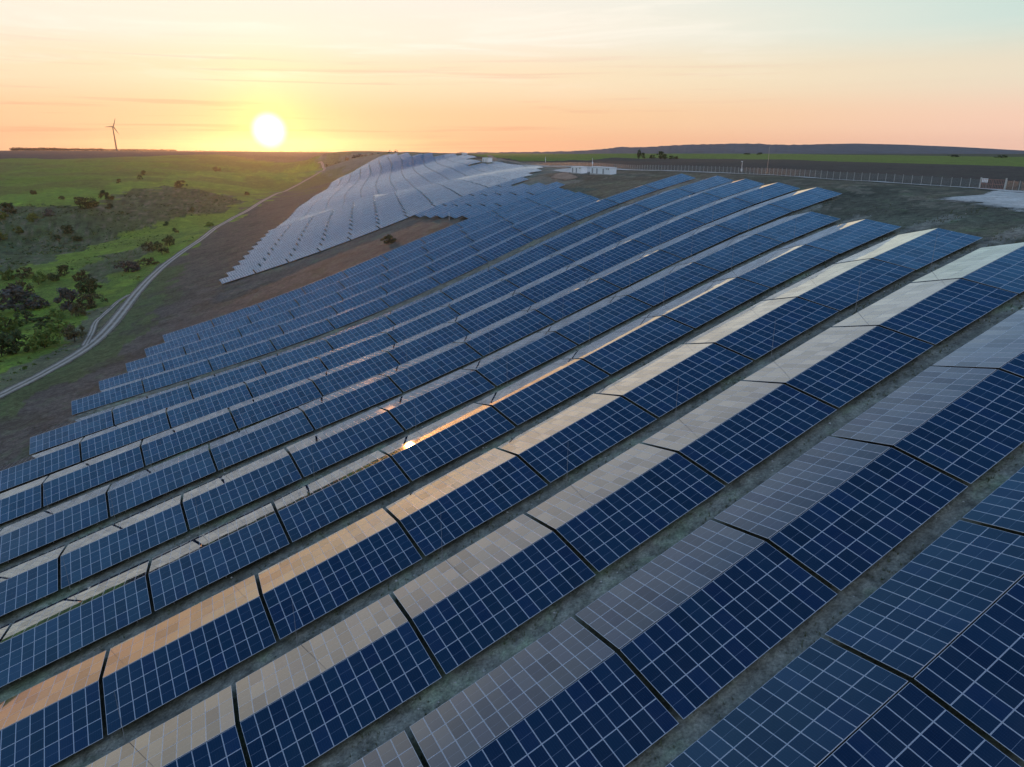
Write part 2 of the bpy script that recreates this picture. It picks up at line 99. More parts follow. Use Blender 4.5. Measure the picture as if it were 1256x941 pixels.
def build_world():
    w = bpy.data.worlds.new('World'); sc.world = w; w.use_nodes = True
    T = NT(w.node_tree)
    out = T.n('ShaderNodeOutputWorld')
    sky = T.n('ShaderNodeTexSky', sky_type='NISHITA'); sky.sun_disc = False
    sky.sun_elevation = SUN_EL; sky.sun_rotation = SUN_AZ
    sky.altitude = 100; sky.air_density = 1.2; sky.dust_density = 2.0; sky.ozone_density = 2.0
    bg1 = T.n('ShaderNodeBackground'); bg1.inputs[1].default_value = 0.015
    T.l(sky.outputs[0], bg1.inputs[0])
    tc = T.n('ShaderNodeTexCoord')
    nrm = T.n('ShaderNodeVectorMath', operation='NORMALIZE'); T.l(tc.outputs['Generated'], nrm.inputs[0])
    sep = T.n('ShaderNodeSeparateXYZ'); T.l(nrm.outputs[0], sep.inputs[0])
    x, y, z = sep.outputs
    elev = T.math('MULTIPLY', T.math('ARCSINE', z), 180 / math.pi)              # degrees above the horizon
    e = T.math('DIVIDE', T.math('MAXIMUM', elev, 0.0), 90.0)
    # azimuth closeness to the sun (1 towards it, -1 opposite)
    hl = T.math('SQRT', T.math('ADD', T.math('MULTIPLY', x, x), T.math('MULTIPLY', y, y)))
    ca = T.math('DIVIDE', T.math('ADD', T.math('MULTIPLY', x, math.sin(SUN_AZ)), T.math('MULTIPLY', y, math.cos(SUN_AZ))), T.math('MAXIMUM', hl, 0.001))
    dts = T.n('ShaderNodeVectorMath', operation='DOT_PRODUCT'); T.l(nrm.outputs[0], dts.inputs[0])
    dts.inputs[1].default_value = (math.sin(SUN_AZ) * math.cos(SUN_EL), math.cos(SUN_AZ) * math.cos(SUN_EL), math.sin(SUN_EL))
    ang = T.math('MULTIPLY', T.math('ARCCOSINE', T.math('MINIMUM', dts.outputs['Value'], 1.0)), 180 / math.pi)
    near = T.ramp(e, SKY_NEAR, 'EASE')
    side = T.ramp(e, SKY_SIDE, 'EASE')
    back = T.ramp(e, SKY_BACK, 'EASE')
    f1 = T.maprange(ca, math.cos(math.radians(58)), math.cos(math.radians(8)), 0, 1, True)
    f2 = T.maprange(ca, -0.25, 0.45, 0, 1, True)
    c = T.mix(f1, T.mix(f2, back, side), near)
    # thin streaked cirrus low over the horizon
    mp = T.n('ShaderNodeMapping'); T.l(nrm.outputs[0], mp.inputs[0])
    mp.inputs['Scale'].default_value = (2.2, 2.2, 26.0); mp.inputs['Rotation'].default_value = (0.05, 0.06, 0.3)
    n1 = T.noise(mp.outputs[0], 1.6, 6.0, 0.6, 0.6)
    cl = T.maprange(n1, 0.47, 0.70, 0, 1, True)
    cl = T.math('MULTIPLY', cl, T.math('MULTIPLY', T.maprange(ca, 0.72, 0.93, 0.15, 1.0, True), T.maprange(elev, 9, 15, 1, 0, True)))
    c = T.mix(T.math('MULTIPLY', cl, T.maprange(elev, 3, 7, 0, .6, True)), c, (1.02, 0.96, 0.84))
    mp2 = T.n('ShaderNodeMapping'); T.l(nrm.outputs[0], mp2.inputs[0])
    mp2.inputs['Scale'].default_value = (1.7, 1.7, 62.0); mp2.inputs['Rotation'].default_value = (-0.02, 0.03, 1.1)
    n2 = T.noise(mp2.outputs[0], 2.1, 5.0, 0.55, 0.4)
    dk = T.math('MULTIPLY', T.maprange(n2, 0.54, 0.70, 0, 1, True), T.math('MULTIPLY', T.maprange(ca, 0.74, 0.93, 0.1, 1.0, True), T.maprange(elev, 4.5, 8, 1, 0.0, True)))
    c = T.mix(T.math('MULTIPLY', dk, .75), c, T.mix(1.0, c, (0.93, 0.80, 0.82), 'MULTIPLY'))
    # glow round the sun
    g1 = T.math('EXPONENT', T.math('MULTIPLY', ang, -1 / 1.7))
    g2 = T.math('EXPONENT', T.math('MULTIPLY', ang, -1 / 9.0))
    c = T.mix(1.0, c, T.mix(g1, (0, 0, 0), (0.9, 0.62, -0.35)), 'ADD')
    c = T.mix(1.0, c, T.mix(g2, (0, 0, 0), (0.10, 0.015, -0.09)), 'ADD')
    # the sun itself, a blurred ball low in the haze
    disc = T.maprange(ang, 0.72, 1.45, 1, 0, True)
    c = T.mix(1.0, c, T.mix(disc, (0, 0, 0), (1.3, 1.0, 0.9)), 'ADD')
    bg2 = T.n('ShaderNodeBackground'); bg2.inputs[1].default_value = 1.0
    T.l(c, bg2.inputs[0])
    add = T.n('ShaderNodeAddShader'); T.l(bg1.outputs[0], add.inputs[0]); T.l(bg2.outputs[0], add.inputs[1])
    T.l(add.outputs[0], out.inputs[0])

def E(d): return d / 90.0
SKY_NEAR = [(E(0), (0.95, 0.50, 0.28)), (E(2), (0.95, 0.62, 0.36)), (E(5), (0.95, 0.77, 0.53)), (E(8), (0.95, 0.87, 0.73)), (E(12), (0.91, 0.89, 0.82)), (E(18), (0.80, 0.84, 0.85)), (E(25), (0.40, 0.52, 0.69)), (E(35), (0.09, 0.25, 0.52)), (E(47), (0.025, 0.12, 0.34)), (E(90), (0.03, 0.11, 0.32))]
SKY_SIDE = [(E(0), (0.94, 0.58, 0.45)), (E(1.5), (0.94, 0.63, 0.49)), (E(4.6), (0.83, 0.73, 0.57)), (E(8), (0.57, 0.73, 0.68)), (E(12), (0.33, 0.64, 0.69)), (E(18), (0.42, 0.64, 0.78)), (E(25), (0.22, 0.43, 0.70)), (E(35), (0.08, 0.25, 0.53)), (E(47), (0.025, 0.12, 0.34)), (E(90), (0.03, 0.11, 0.32))]
SKY_BACK = [(E(0), (0.42, 0.44, 0.56)), (E(8), (0.70, 0.66, 0.72)), (E(18), (0.66, 0.72, 0.86)), (E(40), (0.50, 0.64, 0.88)), (E(65), (0.20, 0.34, 0.60)), (E(90), (0.03, 0.11, 0.32))]  # sky behind the camera, brightened as unseen fill for ground and panel fronts
build_world()

sun_d = bpy.data.lights.new('sun', 'SUN'); sun = bpy.data.objects.new('sun', sun_d); col.objects.link(sun)
sun_d.energy = 1.5; sun_d.angle = math.radians(0.5); sun_d.color = (1.0, 0.42, 0.13)
sdir = Vector((math.sin(SUN_AZ) * math.cos(SUN_EL), math.cos(SUN_AZ) * math.cos(SUN_EL), math.sin(SUN_EL)))
sun.rotation_euler = sdir.to_track_quat('Z', 'Y').to_euler(); sun.location = (-300, 900, 300)

# ------------------------------------------------------------------ helpers
def tag(o, label=None, cat=None, group=None, kind=None):
    if label: o['label'] = label
    if cat: o['category'] = cat
    if group: o['group'] = group
    if kind: o['kind'] = kind
    return o
def link(o, parent=None):
    col.objects.link(o)
    if parent is not None: o.parent = parent
    return o
def mesh_obj(name, me, parent=None):
    return link(bpy.data.objects.new(name, me), parent)
def empty(name, loc=(0, 0, 0), rz=0.0):
    o = bpy.data.objects.new(name, None); o.empty_display_size = 0.3
    o.location = loc; o.rotation_euler = (0, 0, rz); return link(o)
class MB:
    def __init__(s): s.v = []; s.f = []; s.m = []
    def quad(s, a, b, c, d, m=0):
        i = len(s.v); s.v += [a, b, c, d]; s.f.append((i, i + 1, i + 2, i + 3)); s.m.append(m)
    def box(s, x0, x1, y0, y1, z0, z1, m=0, bottom=True):
        i = len(s.v)
        s.v += [(x0, y0, z0), (x1, y0, z0), (x1, y1, z0), (x0, y1, z0), (x0, y0, z1), (x1, y0, z1), (x1, y1, z1), (x0, y1, z1)]
        fs = [(4, 5, 6, 7), (0, 1, 5, 4), (1, 2, 6, 5), (2, 3, 7, 6), (3, 0, 4, 7)] + ([(3, 2, 1, 0)] if bottom else [])
        for q in fs: s.f.append(tuple(i + j for j in q)); s.m.append(m)
    def tube(s, pts, rads, seg=6, m=0, cap=True):
        rings = []
        for k, p in enumerate(pts):
            p = Vector(p)
            d = (Vector(pts[min(k + 1, len(pts) - 1)]) - Vector(pts[max(k - 1, 0)])).normalized()
            a = d.orthogonal().normalized(); b = d.cross(a); r = rads[k]
            i = len(s.v)
            for j in range(seg):
                t = 2 * math.pi * j / seg
                s.v.append(tuple(p + a * (r * math.cos(t)) + b * (r * math.sin(t))))
            rings.append(i)
        for k in range(len(rings) - 1):
            for j in range(seg):
                s.f.append((rings[k] + j, rings[k] + (j + 1) % seg, rings[k + 1] + (j + 1) % seg, rings[k + 1] + j)); s.m.append(m)
        if cap:
            s.f.append(tuple(rings[-1] + j for j in range(seg))); s.m.append(m)
            s.f.append(tuple(rings[0] + j for j in reversed(range(seg)))); s.m.append(m)
    def mesh(s, name, mats, smooth=False):
        me = bpy.data.meshes.new(name); me.from_pydata(s.v, [], s.f)
        for m in (mats if isinstance(mats, (list, tuple)) else [mats]): me.materials.append(m)
        me.polygons.foreach_set('material_index', s.m)
        if smooth: me.polygons.foreach_set('use_smooth', [True] * len(s.f))
        me.update(); return me
    def obj(s, name, mats, parent=None, smooth=False):
        return mesh_obj(name, s.mesh(name, mats, smooth), parent)

_perm = RNG.random((257, 257))
def vnoise(x, y):
    x = np.asarray(x, float); y = np.asarray(y, float)
    xi = np.floor(x).astype(int); yi = np.floor(y).astype(int); fx = x - xi; fy = y - yi
    fx = fx * fx * (3 - 2 * fx); fy = fy * fy * (3 - 2 * fy)
    xi &= 255; yi &= 255
    a = _perm[xi, yi]; b = _perm[xi + 1, yi]; c = _perm[xi, yi + 1]; d = _perm[xi + 1, yi + 1]
    return (a * (1 - fx) + b * fx) * (1 - fy) + (c * (1 - fx) + d * fx) * fy
def fbm(x, y, sc_, octs=4):
    s = 0; a = 1; t = 0
    for o in range(octs):
        s = s + a * (vnoise(x / sc_ + 17.3 * o, y / sc_ + 5.1 * o) - 0.5); t += a; a *= 0.55; sc_ = sc_ * 0.5
    return s / t

# ------------------------------------------------------------------ terrain shape (camera-relative heights, spline through surveyed points)
CT = np.array(CTRL)
def _tps_fit(C, lam=3.0):
    X = C[:, :2] / 100; N = len(X); r2 = ((X[:, None] - X[None]) ** 2).sum(-1)
    K = .5 * r2 * np.log(r2 + 1e-12) + lam * 1e-3 * np.eye(N)
    P = np.c_[np.ones(N), X]; A = np.block([[K, P], [P.T, np.zeros((3, 3))]])
    return np.linalg.solve(A, np.r_[C[:, 2], np.zeros(3)])
_W = _tps_fit(CT)
def h_base(x, y):
    X = np.stack([np.ravel(x), np.ravel(y)], -1).astype(float) / 100; o = np.zeros(len(X)); cc = CT[:, :2] / 100
    for i in range(0, len(X), 20000):
        q = X[i:i + 20000]; r2 = ((q[:, None] - cc[None]) ** 2).sum(-1)
        o[i:i + 20000] = (.5 * r2 * np.log(r2 + 1e-12)) @ _W[:-3] + _W[-3] + q @ _W[-2:]
    return o
TX = np.array([math.sin(PHI), math.cos(PHI)]); NX = np.array([-TX[1], TX[0]])
def ray(px, py):
    a = (px - 628) / CAM_F; b = (470.5 - py) / CAM_F
    return np.array([a, math.cos(PITCH) + b * math.sin(PITCH), -math.sin(PITCH) + b * math.cos(PITCH)])
_ts = np.exp(np.linspace(math.log(15), math.log(6500), 1600))
def hit(px, py):
    v = ray(px, py); v = v / math.hypot(v[0], v[1]); h = h_base(v[0] * _ts, v[1] * _ts) - v[2] * _ts
    i = int(np.argmax(h > 0))
    if h[i] <= 0: return v[:2] * 5000
    a = _ts[i - 1] + (_ts[i] - _ts[i - 1]) * (-h[i - 1]) / (h[i] - h[i - 1]); return v[:2] * a
def hits(L): return np.array([hit(*p) for p in L])
def project(x, y, z):
    dep = y * math.cos(PITCH) - z * math.sin(PITCH); up = y * math.sin(PITCH) + z * math.cos(PITCH)
    return 628 + CAM_F * x / dep, 470.5 - CAM_F * up / dep
def inpoly(poly, x, y):
    c = np.zeros(len(x), bool); n = len(poly); j = n - 1
    for i in range(n):
        xi, yi = poly[i]; xj, yj = poly[j]
        if yi != yj:
            c ^= ((yi > y) != (yj > y)) & (x < (xj - xi) * (y - yi) / (yj - yi) + xi)
        j = i
    return c
def polydist(line, x, y):
    d = np.full(len(x), 1e9)
    for (ax, ay), (bx, by) in zip(line[:-1], line[1:]):
        ux, uy = bx - ax, by - ay; L2 = ux * ux + uy * uy + 1e-9
        t = np.clip(((x - ax) * ux + (y - ay) * uy) / L2, 0, 1)
        d = np.minimum(d, np.hypot(x - ax - t * ux, y - ay - t * uy))
    return d

TRACK_PX = [(-60, 515), (0, 485), (50, 460), (100, 431), (127, 409), (150, 382), (175, 351), (200, 327), (225, 308), (250, 291), (280, 271), (312, 253), (345, 236), (372, 223), (391, 212), (398, 207), (396, 203), (390, 200)]
TRACK = hits(TRACK_PX)
FENCE_PX = [(1400, 250), (1256, 236), (1180, 230), (1100, 225), (1000, 218.5), (893, 212.5), (770, 208.0), (660, 203), (610, 198)]
FENCE = hits(FENCE_PX)

# polar ground sheet, dense in front of the camera and running out to the horizon on every side
ths = np.concatenate([np.radians(np.linspace(-47, 47, 620)), np.radians(np.linspace(47, 313, 62))[1:-1]])
rs = np.concatenate([[0.0, 6.0], np.exp(np.linspace(math.log(12), math.log(7000), 430))])
NTH, NR = len(ths), len(rs)
gx = (rs[:, None] * np.sin(ths)[None]); gy = (rs[:, None] * np.cos(ths)[None])
X = gx.ravel(); Y = gy.ravel()
Zb = h_base(X, Y)
u_ = X * NX[0] + Y * NX[1]; s_ = X * TX[0] + Y * TX[1]
R = np.hypot(X, Y)
jx = X + fbm(X, Y, 22) * 16 * np.clip(R / 250, .3, 3); jy = Y + fbm(X + 900, Y, 22) * 16 * np.clip(R / 250, .3, 3)
LEFT = np.concatenate([TRACK, hits([(385, 196), (360, 192), (300, 190.5), (150, 190), (0, 190), (-250, 190)]), [(-1500, 300), (-400, 20)]])
left = inpoly(LEFT, jx, jy)
left_hard = inpoly(LEFT, X, Y)
dtrack = polydist(TRACK, X, Y)
GULLY = hits([(-60, 262), (0, 252), (50, 250), (95, 254), (130, 246), (165, 234), (200, 226), (262, 238), (300, 246), (270, 262), (215, 268), (165, 285), (118, 300), (70, 318), (30, 333), (-60, 345)])
GULLY2 = hits([(95, 335), (120, 318), (165, 303), (190, 305), (160, 330), (120, 350)])
# relief of the river valley side: gullies and hummocks, none inside the solar field
Z = Zb + np.where(left_hard, np.clip((dtrack - 12) / 60, 0, 1), 0) * (fbm(X, Y, 70, 5) * 9 * np.clip(1200 / np.maximum(R, 1), 0, 1))
Z = Z + fbm(X, Y, 5, 3) * 0.25 * np.clip(R / 60, .4, 1.2)
GZ = Z.reshape(NR, NTH)
def ground(x, y):
    """height of the ground sheet (camera-relative) at a plan point, from the sheet's own vertices"""
    r = math.hypot(x, y); th = math.atan2(x, y)
    if th < ths[0]: th += 2 * math.pi
    i = int(np.clip(np.searchsorted(rs, r) - 1, 0, NR - 2)); j = int(np.clip(np.searchsorted(ths, th) - 1, 0, NTH - 2))
    a = (r - rs[i]) / (rs[i + 1] - rs[i]); b = (th - ths[j]) / (ths[j + 1] - ths[j])
    return float((GZ[i, j] * (1 - b) + GZ[i, j + 1] * b) * (1 - a) + (GZ[i + 1, j] * (1 - b) + GZ[i + 1, j + 1] * b) * a)

# ---- ground colours (albedo) by land cover
def C3(*c): return np.array(c)
alb = np.tile(C3(.165, .175, .14), (len(X), 1))
def paint(mask, c, k=1.0):
    m = (mask.astype(float) * k)[:, None]; alb[:] = alb * (1 - m) + np.asarray(c) * m
n_big = fbm(X, Y, 60, 4); n_med = fbm(X + 333, Y, 14, 4); n_sm = fbm(X, Y + 777, 4, 3)
sL = np.interp(u_, [-50, 147, 160, 225, 235], [-60, -22, -15, 5, 8])
inrows = (u_ > 0) & (u_ < 232)
# lanes between the rows: worn pale middle, darker verges towards the panel edges
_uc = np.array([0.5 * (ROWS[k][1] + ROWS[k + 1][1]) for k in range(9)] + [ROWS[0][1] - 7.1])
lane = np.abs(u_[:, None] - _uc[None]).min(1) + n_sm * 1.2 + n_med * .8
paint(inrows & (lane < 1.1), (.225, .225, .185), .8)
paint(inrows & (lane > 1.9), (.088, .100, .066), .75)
# strip and wedge of bare soil
paint((u_ > 150) & (u_ < 164.5), (.20, .20, .16))
paint((u_ > 231) & (u_ < 304) & (s_ < 116) & ~left, (.125, .120, .100))
bare = (~left) & ((s_ < sL + fbm(X, Y, 10) * 8) & (u_ < 232) & (u_ > 60) | ((u_ >= 225) & (s_ < np.interp(u_, [225, 309, 517, 724, 863, 993, 1029, 1100], [118, 36, 102, 169, 220, 260, 277, 300]) - 2)))
paint(bare, (.112, .103, .088))
paint(bare & (u_ > 320), (.112, .100, .078))
paint(bare & (dtrack < 16 + 22 * n_med) & (u_ < 420), (.088, .125, .042), .8)
paint(bare & (n_med > .12), (.072, .070, .052), .7)
# left valley
paint(left, (.155, .240, .032))
paint(left & (n_big > .06), (.125, .19, .034), .8)
paint(left & (n_med > .10), (.195, .275, .034), .6)
g = left & (inpoly(GULLY, jx, jy) | inpoly(GULLY2, jx, jy))
paint(g, (.092, .122, .058)); paint(g & (n_med > .04), (.060, .086, .032), .85); paint(g & (n_big < -.08), (.074, .098, .036), .7); paint(g & (n_sm > .15), (.16, .145, .11), .6); paint(g & (n_sm < -.15), (.040, .050, .026), .7)
UP = np.concatenate([hits([(-250, 262), (0, 240), (60, 232), (110, 222), (170, 216), (240, 212), (330, 205), (392, 198)]), hits([(385, 192), (150, 190), (-250, 190)])])
up = left & inpoly(UP, jx, jy); paint(up, (.145, .205, .026)); paint(up & (n_big > .05), (.125, .165, .026), .6)
paint(left & (dtrack < 14 + 16 * n_med) & (R < 330), (.135, .125, .095), .8)
WOOD = np.concatenate([hits([(-300, 197), (0, 195.2), (80, 194.6), (150, 192.4), (230, 190), (290, 189)]), np.array([(-1400, 6500), (-6000, 5000)])])
paint(inpoly(WOOD, X, Y), (.070, .060, .062))
BAND = np.concatenate([hits([(-300, 198), (0, 195.6), (90, 194.2), (170, 192), (260, 190.2), (400, 189.9)]), np.array([(-300, 5000), (-1400, 6500), (-6000, 5000)])])
paint(inpoly(BAND, X, Y) & ~inpoly(WOOD, X, Y), (.085, .068, .058), .85)
paint((X < -60) & (R > 900) & ~inpoly(BAND, X, Y) & (n_big > .02), (.135, .14, .03), .6)
# right-hand plateau
fl = np.concatenate([FENCE, hits([(600, 196), (560, 189)]), [(-200, 6800), (6800, 6800), (6800, -200), (400, -100)]])
right = inpoly(fl, X, Y)
plat = (~right) & (~left) & (s_ > np.interp(u_, [0, 88, 103, 166, 225, 300], [125, 112, 131, 150, 156, 178])) & (u_ < 310)
paint(plat, (.100, .104, .075)); paint(plat & (n_med > .06), (.062, .070, .050), .8); paint(plat & (n_sm > .13), (.19, .175, .13), .6)
paint(right, (.056, .053, .046))
gl = np.concatenate([hits([(1500, 212), (1256, 204.5), (1100, 200), (1000, 197.3), (900, 195), (800, 193.6), (740, 194.5), (690, 197.5), (640, 198.5), (600, 194)]), [(-150, 1500), (-150, 6800), (6800, 6800)]])
crop = right & inpoly(gl, X, Y); paint(crop, (.140, .200, .030)); paint(crop & (np.sin(s_ / 9 + n_big * 6) > .4), (.12, .175, .03), .6)
far = np.concatenate([hits([(1500, 196), (1256, 192.6), (1100, 190.6), (1000, 189.6)]), [(1200, 6800), (6800, 6800)]])
paint(inpoly(far, X, Y), (.06, .075, .045))
alb *= (1 + .22 * n_sm + .3 * n_med)[:, None]
alb = np.clip(alb, .012, .6)

def ground_material():
    m = bpy.data.materials.new('ground_cover'); m.use_nodes = True; T = NT(m.node_tree)
    out = T.n('ShaderNodeOutputMaterial'); b = T.n('ShaderNodeBsdfPrincipled')
    at = T.n('ShaderNodeAttribute', attribute_name='albedo')
    geo = T.n('ShaderNodeNewGeometry')
    n1 = T.noise(geo.outputs['Position'], 0.9, 6, .65); n2 = T.noise(geo.outputs['Position'], 0.16, 5, .6, .4); n3 = T.noise(geo.outputs['Position'], 5.0, 4, .7)
    k = T.math('MULTIPLY', T.maprange(n1, .32, .68, .55, 1.45), T.maprange(n2, .3, .7, .7, 1.3))
    k = T.math('MULTIPLY', k, T.maprange(n3, .3, .7, .55, 1.45))
    c = T.mix(1.0, at.outputs['Color'], k, 'MULTIPLY')
    c = T.mix(T.maprange(n2, .52, .68, 0, .55, True), c, T.mix(1.0, c, (.75, 1.05, .7), 'MULTIPLY'))
    T.l(c, b.inputs['Base Color']); b.inputs['Roughness'].default_value = .95; b.inputs['Specular IOR Level'].default_value = .15
    bm_ = T.n('ShaderNodeBump'); bm_.inputs['Strength'].default_value = .7; bm_.inputs['Distance'].default_value = .25
    T.l(T.math('ADD', n1, T.math('MULTIPLY', n3, .4)), bm_.inputs['Height']); T.l(bm_.outputs[0], b.inputs['Normal'])
    T.l(b.outputs[0], out.inputs[0]); return m

def build_ground():
    idx = np.arange(NR * NTH).reshape(NR, NTH)
    a = idx[:-1]; b_ = idx[1:]
    nxt = lambda q: np.roll(q, -1, axis=1)
    faces = np.stack([a, nxt(a), nxt(b_), b_], -1).reshape(-1, 4)
    me = bpy.data.meshes.new('ground')
    me.vertices.add(len(X)); me.vertices.foreach_set('co', np.stack([X, Y, Z + ZC], -1).ravel())
    me.loops.add(faces.size); me.loops.foreach_set('vertex_index', faces.ravel())
    me.polygons.add(len(faces)); me.polygons.foreach_set('loop_start', np.arange(0, faces.size, 4)); me.polygons.foreach_set('loop_total', np.full(len(faces), 4))
    me.update(calc_edges=True); me.validate()
    me.polygons.foreach_set('use_smooth', [True] * len(me.polygons))
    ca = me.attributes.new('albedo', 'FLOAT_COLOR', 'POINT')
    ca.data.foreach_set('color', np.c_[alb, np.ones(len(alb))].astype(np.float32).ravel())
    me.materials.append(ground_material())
    tag(mesh_obj('ground', me), 'rolling hillside of soil and grass under the solar field', 'ground', kind='structure')
build_ground()

# ------------------------------------------------------------------ simple materials
def mat(name, c, rough=.6, metal=0.0, spec=.4, var=.15, scale=3.0):
    m = bpy.data.materials.new(name); m.use_nodes = True; T = NT(m.node_tree)
    out = T.n('ShaderNodeOutputMaterial'); b = T.n('ShaderNodeBsdfPrincipled')
    tc = T.n('ShaderNodeTexCoord'); n = T.noise(tc.outputs['Object'], scale, 4, .6)
    T.l(T.mix(1.0, (*c,), T.maprange(n, .3, .7, 1 - var, 1 + var), 'MULTIPLY'), b.inputs['Base Color'])
    T.l(T.maprange(n, .3, .7, max(rough - .1, 0), min(rough + .1, 1)), b.inputs['Roughness'])
    b.inputs['Metallic'].default_value = metal; b.inputs['Specular IOR Level'].default_value = spec
    T.l(b.outputs[0], out.inputs[0]); return m
M_ALU = mat('aluminium_frame', (.50, .55, .60), .5, 0.0, .4, .08)
M_STEEL = mat('galvanised_steel', (.34, .35, .36), .5, .4)
M_WHITE = mat('white_paint', (.86, .88, .88), .5)
M_GREY = mat('grey_paint', (.30, .33, .36), .55)
M_ROOF = mat('pale_roof', (.74, .78, .80), .5)
M_DARK = mat('dark_metal', (.05, .05, .055), .5)
M_BLUEW = mat('pale_blue_paint', (.78, .85, .88), .5, var=.08)
M_POST = mat('fence_concrete', (.42, .43, .40), .8)
M_RUST = mat('red_oxide_paint', (.38, .19, .15), .6)
M_BARK = mat('bark', (.045, .036, .03), .9)
M_TURB = mat('turbine_paint', (.10, .085, .08), .6)

def path_material(name, c1, c2, ruts=False):
    m = bpy.data.materials.new(name); m.use_nodes = True; T = NT(m.node_tree)
    out = T.n('ShaderNodeOutputMaterial'); b = T.n('ShaderNodeBsdfPrincipled')
    geo = T.n('ShaderNodeNewGeometry'); uv = T.n('ShaderNodeUVMap')
    n1 = T.noise(geo.outputs['Position'], .35, 5, .65); n2 = T.noise(geo.outputs['Position'], 2.2, 4, .6)
    f = T.maprange(n1, .35, .65, 0, 1)
    alpha = None
    sx = T.n('ShaderNodeSeparateXYZ'); T.l(uv.outputs[0], sx.inputs[0])
    d = T.math('ABSOLUTE', T.math('SUBTRACT', sx.outputs[0], .5))
    if ruts:
        r = T.maprange(T.math('ABSOLUTE', T.math('SUBTRACT', d, .17)), .04, .13, 1, 0, True)
        f = T.math('MULTIPLY', T.math('ADD', T.math('MULTIPLY', r, .8), T.math('MULTIPLY', f, .35)), 1.0, clamp=True)
    c = T.mix(f, c1, c2)
    T.l(T.mix(1.0, c, T.maprange(n2, .3, .7, .75, 1.25), 'MULTIPLY'), b.inputs['Base Color'])
    b.inputs['Roughness'].default_value = .95; b.inputs['Specular IOR Level'].default_value = .1
    edge = T.math('ADD', d, T.math('MULTIPLY', T.math('SUBTRACT', n1, .5), .42))
    al = T.maprange(edge, .36, .5, 1, 0, True)
    tr = T.n('ShaderNodeBsdfTransparent'); mx = T.n('ShaderNodeMixShader')
    T.l(al, mx.inputs[0]); T.l(tr.outputs[0], mx.inputs[1]); T.l(b.outputs[0], mx.inputs[2])
    T.l(mx.outputs[0], out.inputs[0]); return m

def resample(P, step):
    P = np.asarray(P, float)
    # smooth (Catmull-Rom) then resample
    Q = []
    for i in range(len(P) - 1):
        p0, p1, p2, p3 = P[max(i - 1, 0)], P[i], P[i + 1], P[min(i + 2, len(P) - 1)]
        n = max(2, int(np.linalg.norm(p2 - p1) / step))
        for t in np.linspace(0, 1, n, endpoint=False):
            Q.append(.5 * ((2 * p1) + (p2 - p0) * t + (2 * p0 - 5 * p1 + 4 * p2 - p3) * t * t + (3 * p1 - p0 - 3 * p2 + p3) * t ** 3))
    Q.append(P[-1]); return np.array(Q)
def ribbon(name, P, width, material, label, cat, step=2.5, lift=.10, cross=6):
    Q = resample(P, step); D = np.gradient(Q, axis=0); D /= np.linalg.norm(D, axis=1)[:, None] + 1e-9
    Nn = np.c_[-D[:, 1], D[:, 0]]; v = []; f = []; uvs = []
    wd = np.interp(np.linspace(0, 1, len(Q)), np.linspace(0, 1, len(width)), width) if isinstance(width, (list, tuple)) else np.full(len(Q), width)
    for i in range(len(Q)):
        for j in range(cross + 1):
            p = Q[i] + Nn[i] * wd[i] * (j / cross - .5)
            v.append((p[0], p[1], ground(*p) + ZC + lift)); uvs.append((j / cross, i * step / 10))
    for i in range(len(Q) - 1):
        for j in range(cross):
            a = i * (cross + 1) + j; f.append((a, a + 1, a + cross + 2, a + cross + 1))
    me = bpy.data.meshes.new(name); me.from_pydata(v, [], f); ul = me.uv_layers.new(name='UVMap')
    li = np.empty(len(me.loops), int); me.loops.foreach_get('vertex_index', li)
    ul.data.foreach_set('uv', np.array(uvs)[li].ravel()); me.materials.append(material)
    me.polygons.foreach_set('use_smooth', [True] * len(f)); me.update()
    return tag(mesh_obj(name, me), label, cat, kind='structure')
M_TRACK = path_material('dirt_track', (.14, .125, .095), (.44, .41, .35), True)
M_GRAVEL = path_material('pale_gravel', (.42, .43, .39), (.62, .63, .58))
M_EARTH = path_material('ochre_earth', (.20, .155, .115), (.34, .27, .20))
ribbon('dirt_track', TRACK, [6.5, 7, 7, 6, 6.5, 7], M_TRACK, 'pale rutted dirt track winding along the foot of the solar field', 'track')
ribbon('side_track', hits([(104, 424), (113, 407), (118, 395), (132, 382), (145, 370), (158, 362)]), 3.0, M_TRACK, 'faint side track looping left of the main dirt track', 'track', lift=.16)
fo = np.c_[FENCE[:, 0], FENCE[:, 1]]
off = np.gradient(fo, axis=0); off /= np.linalg.norm(off, axis=1)[:, None]
inner = fo + np.c_[-off[:, 1], off[:, 0]] * 3.6
ribbon('perimeter_road', inner, 6.0, M_GRAVEL, 'pale gravel perimeter road just inside the wire fence', 'road', lift=.2)
ribbon('service_track', hits([(700, 208.5), (680, 204.5), (655, 201.5), (630, 198.5), (612, 195), (600, 191), (585, 188.8)]), 6.5, M_EARTH, 'ochre service track running behind the white cabins', 'track', lift=.14)

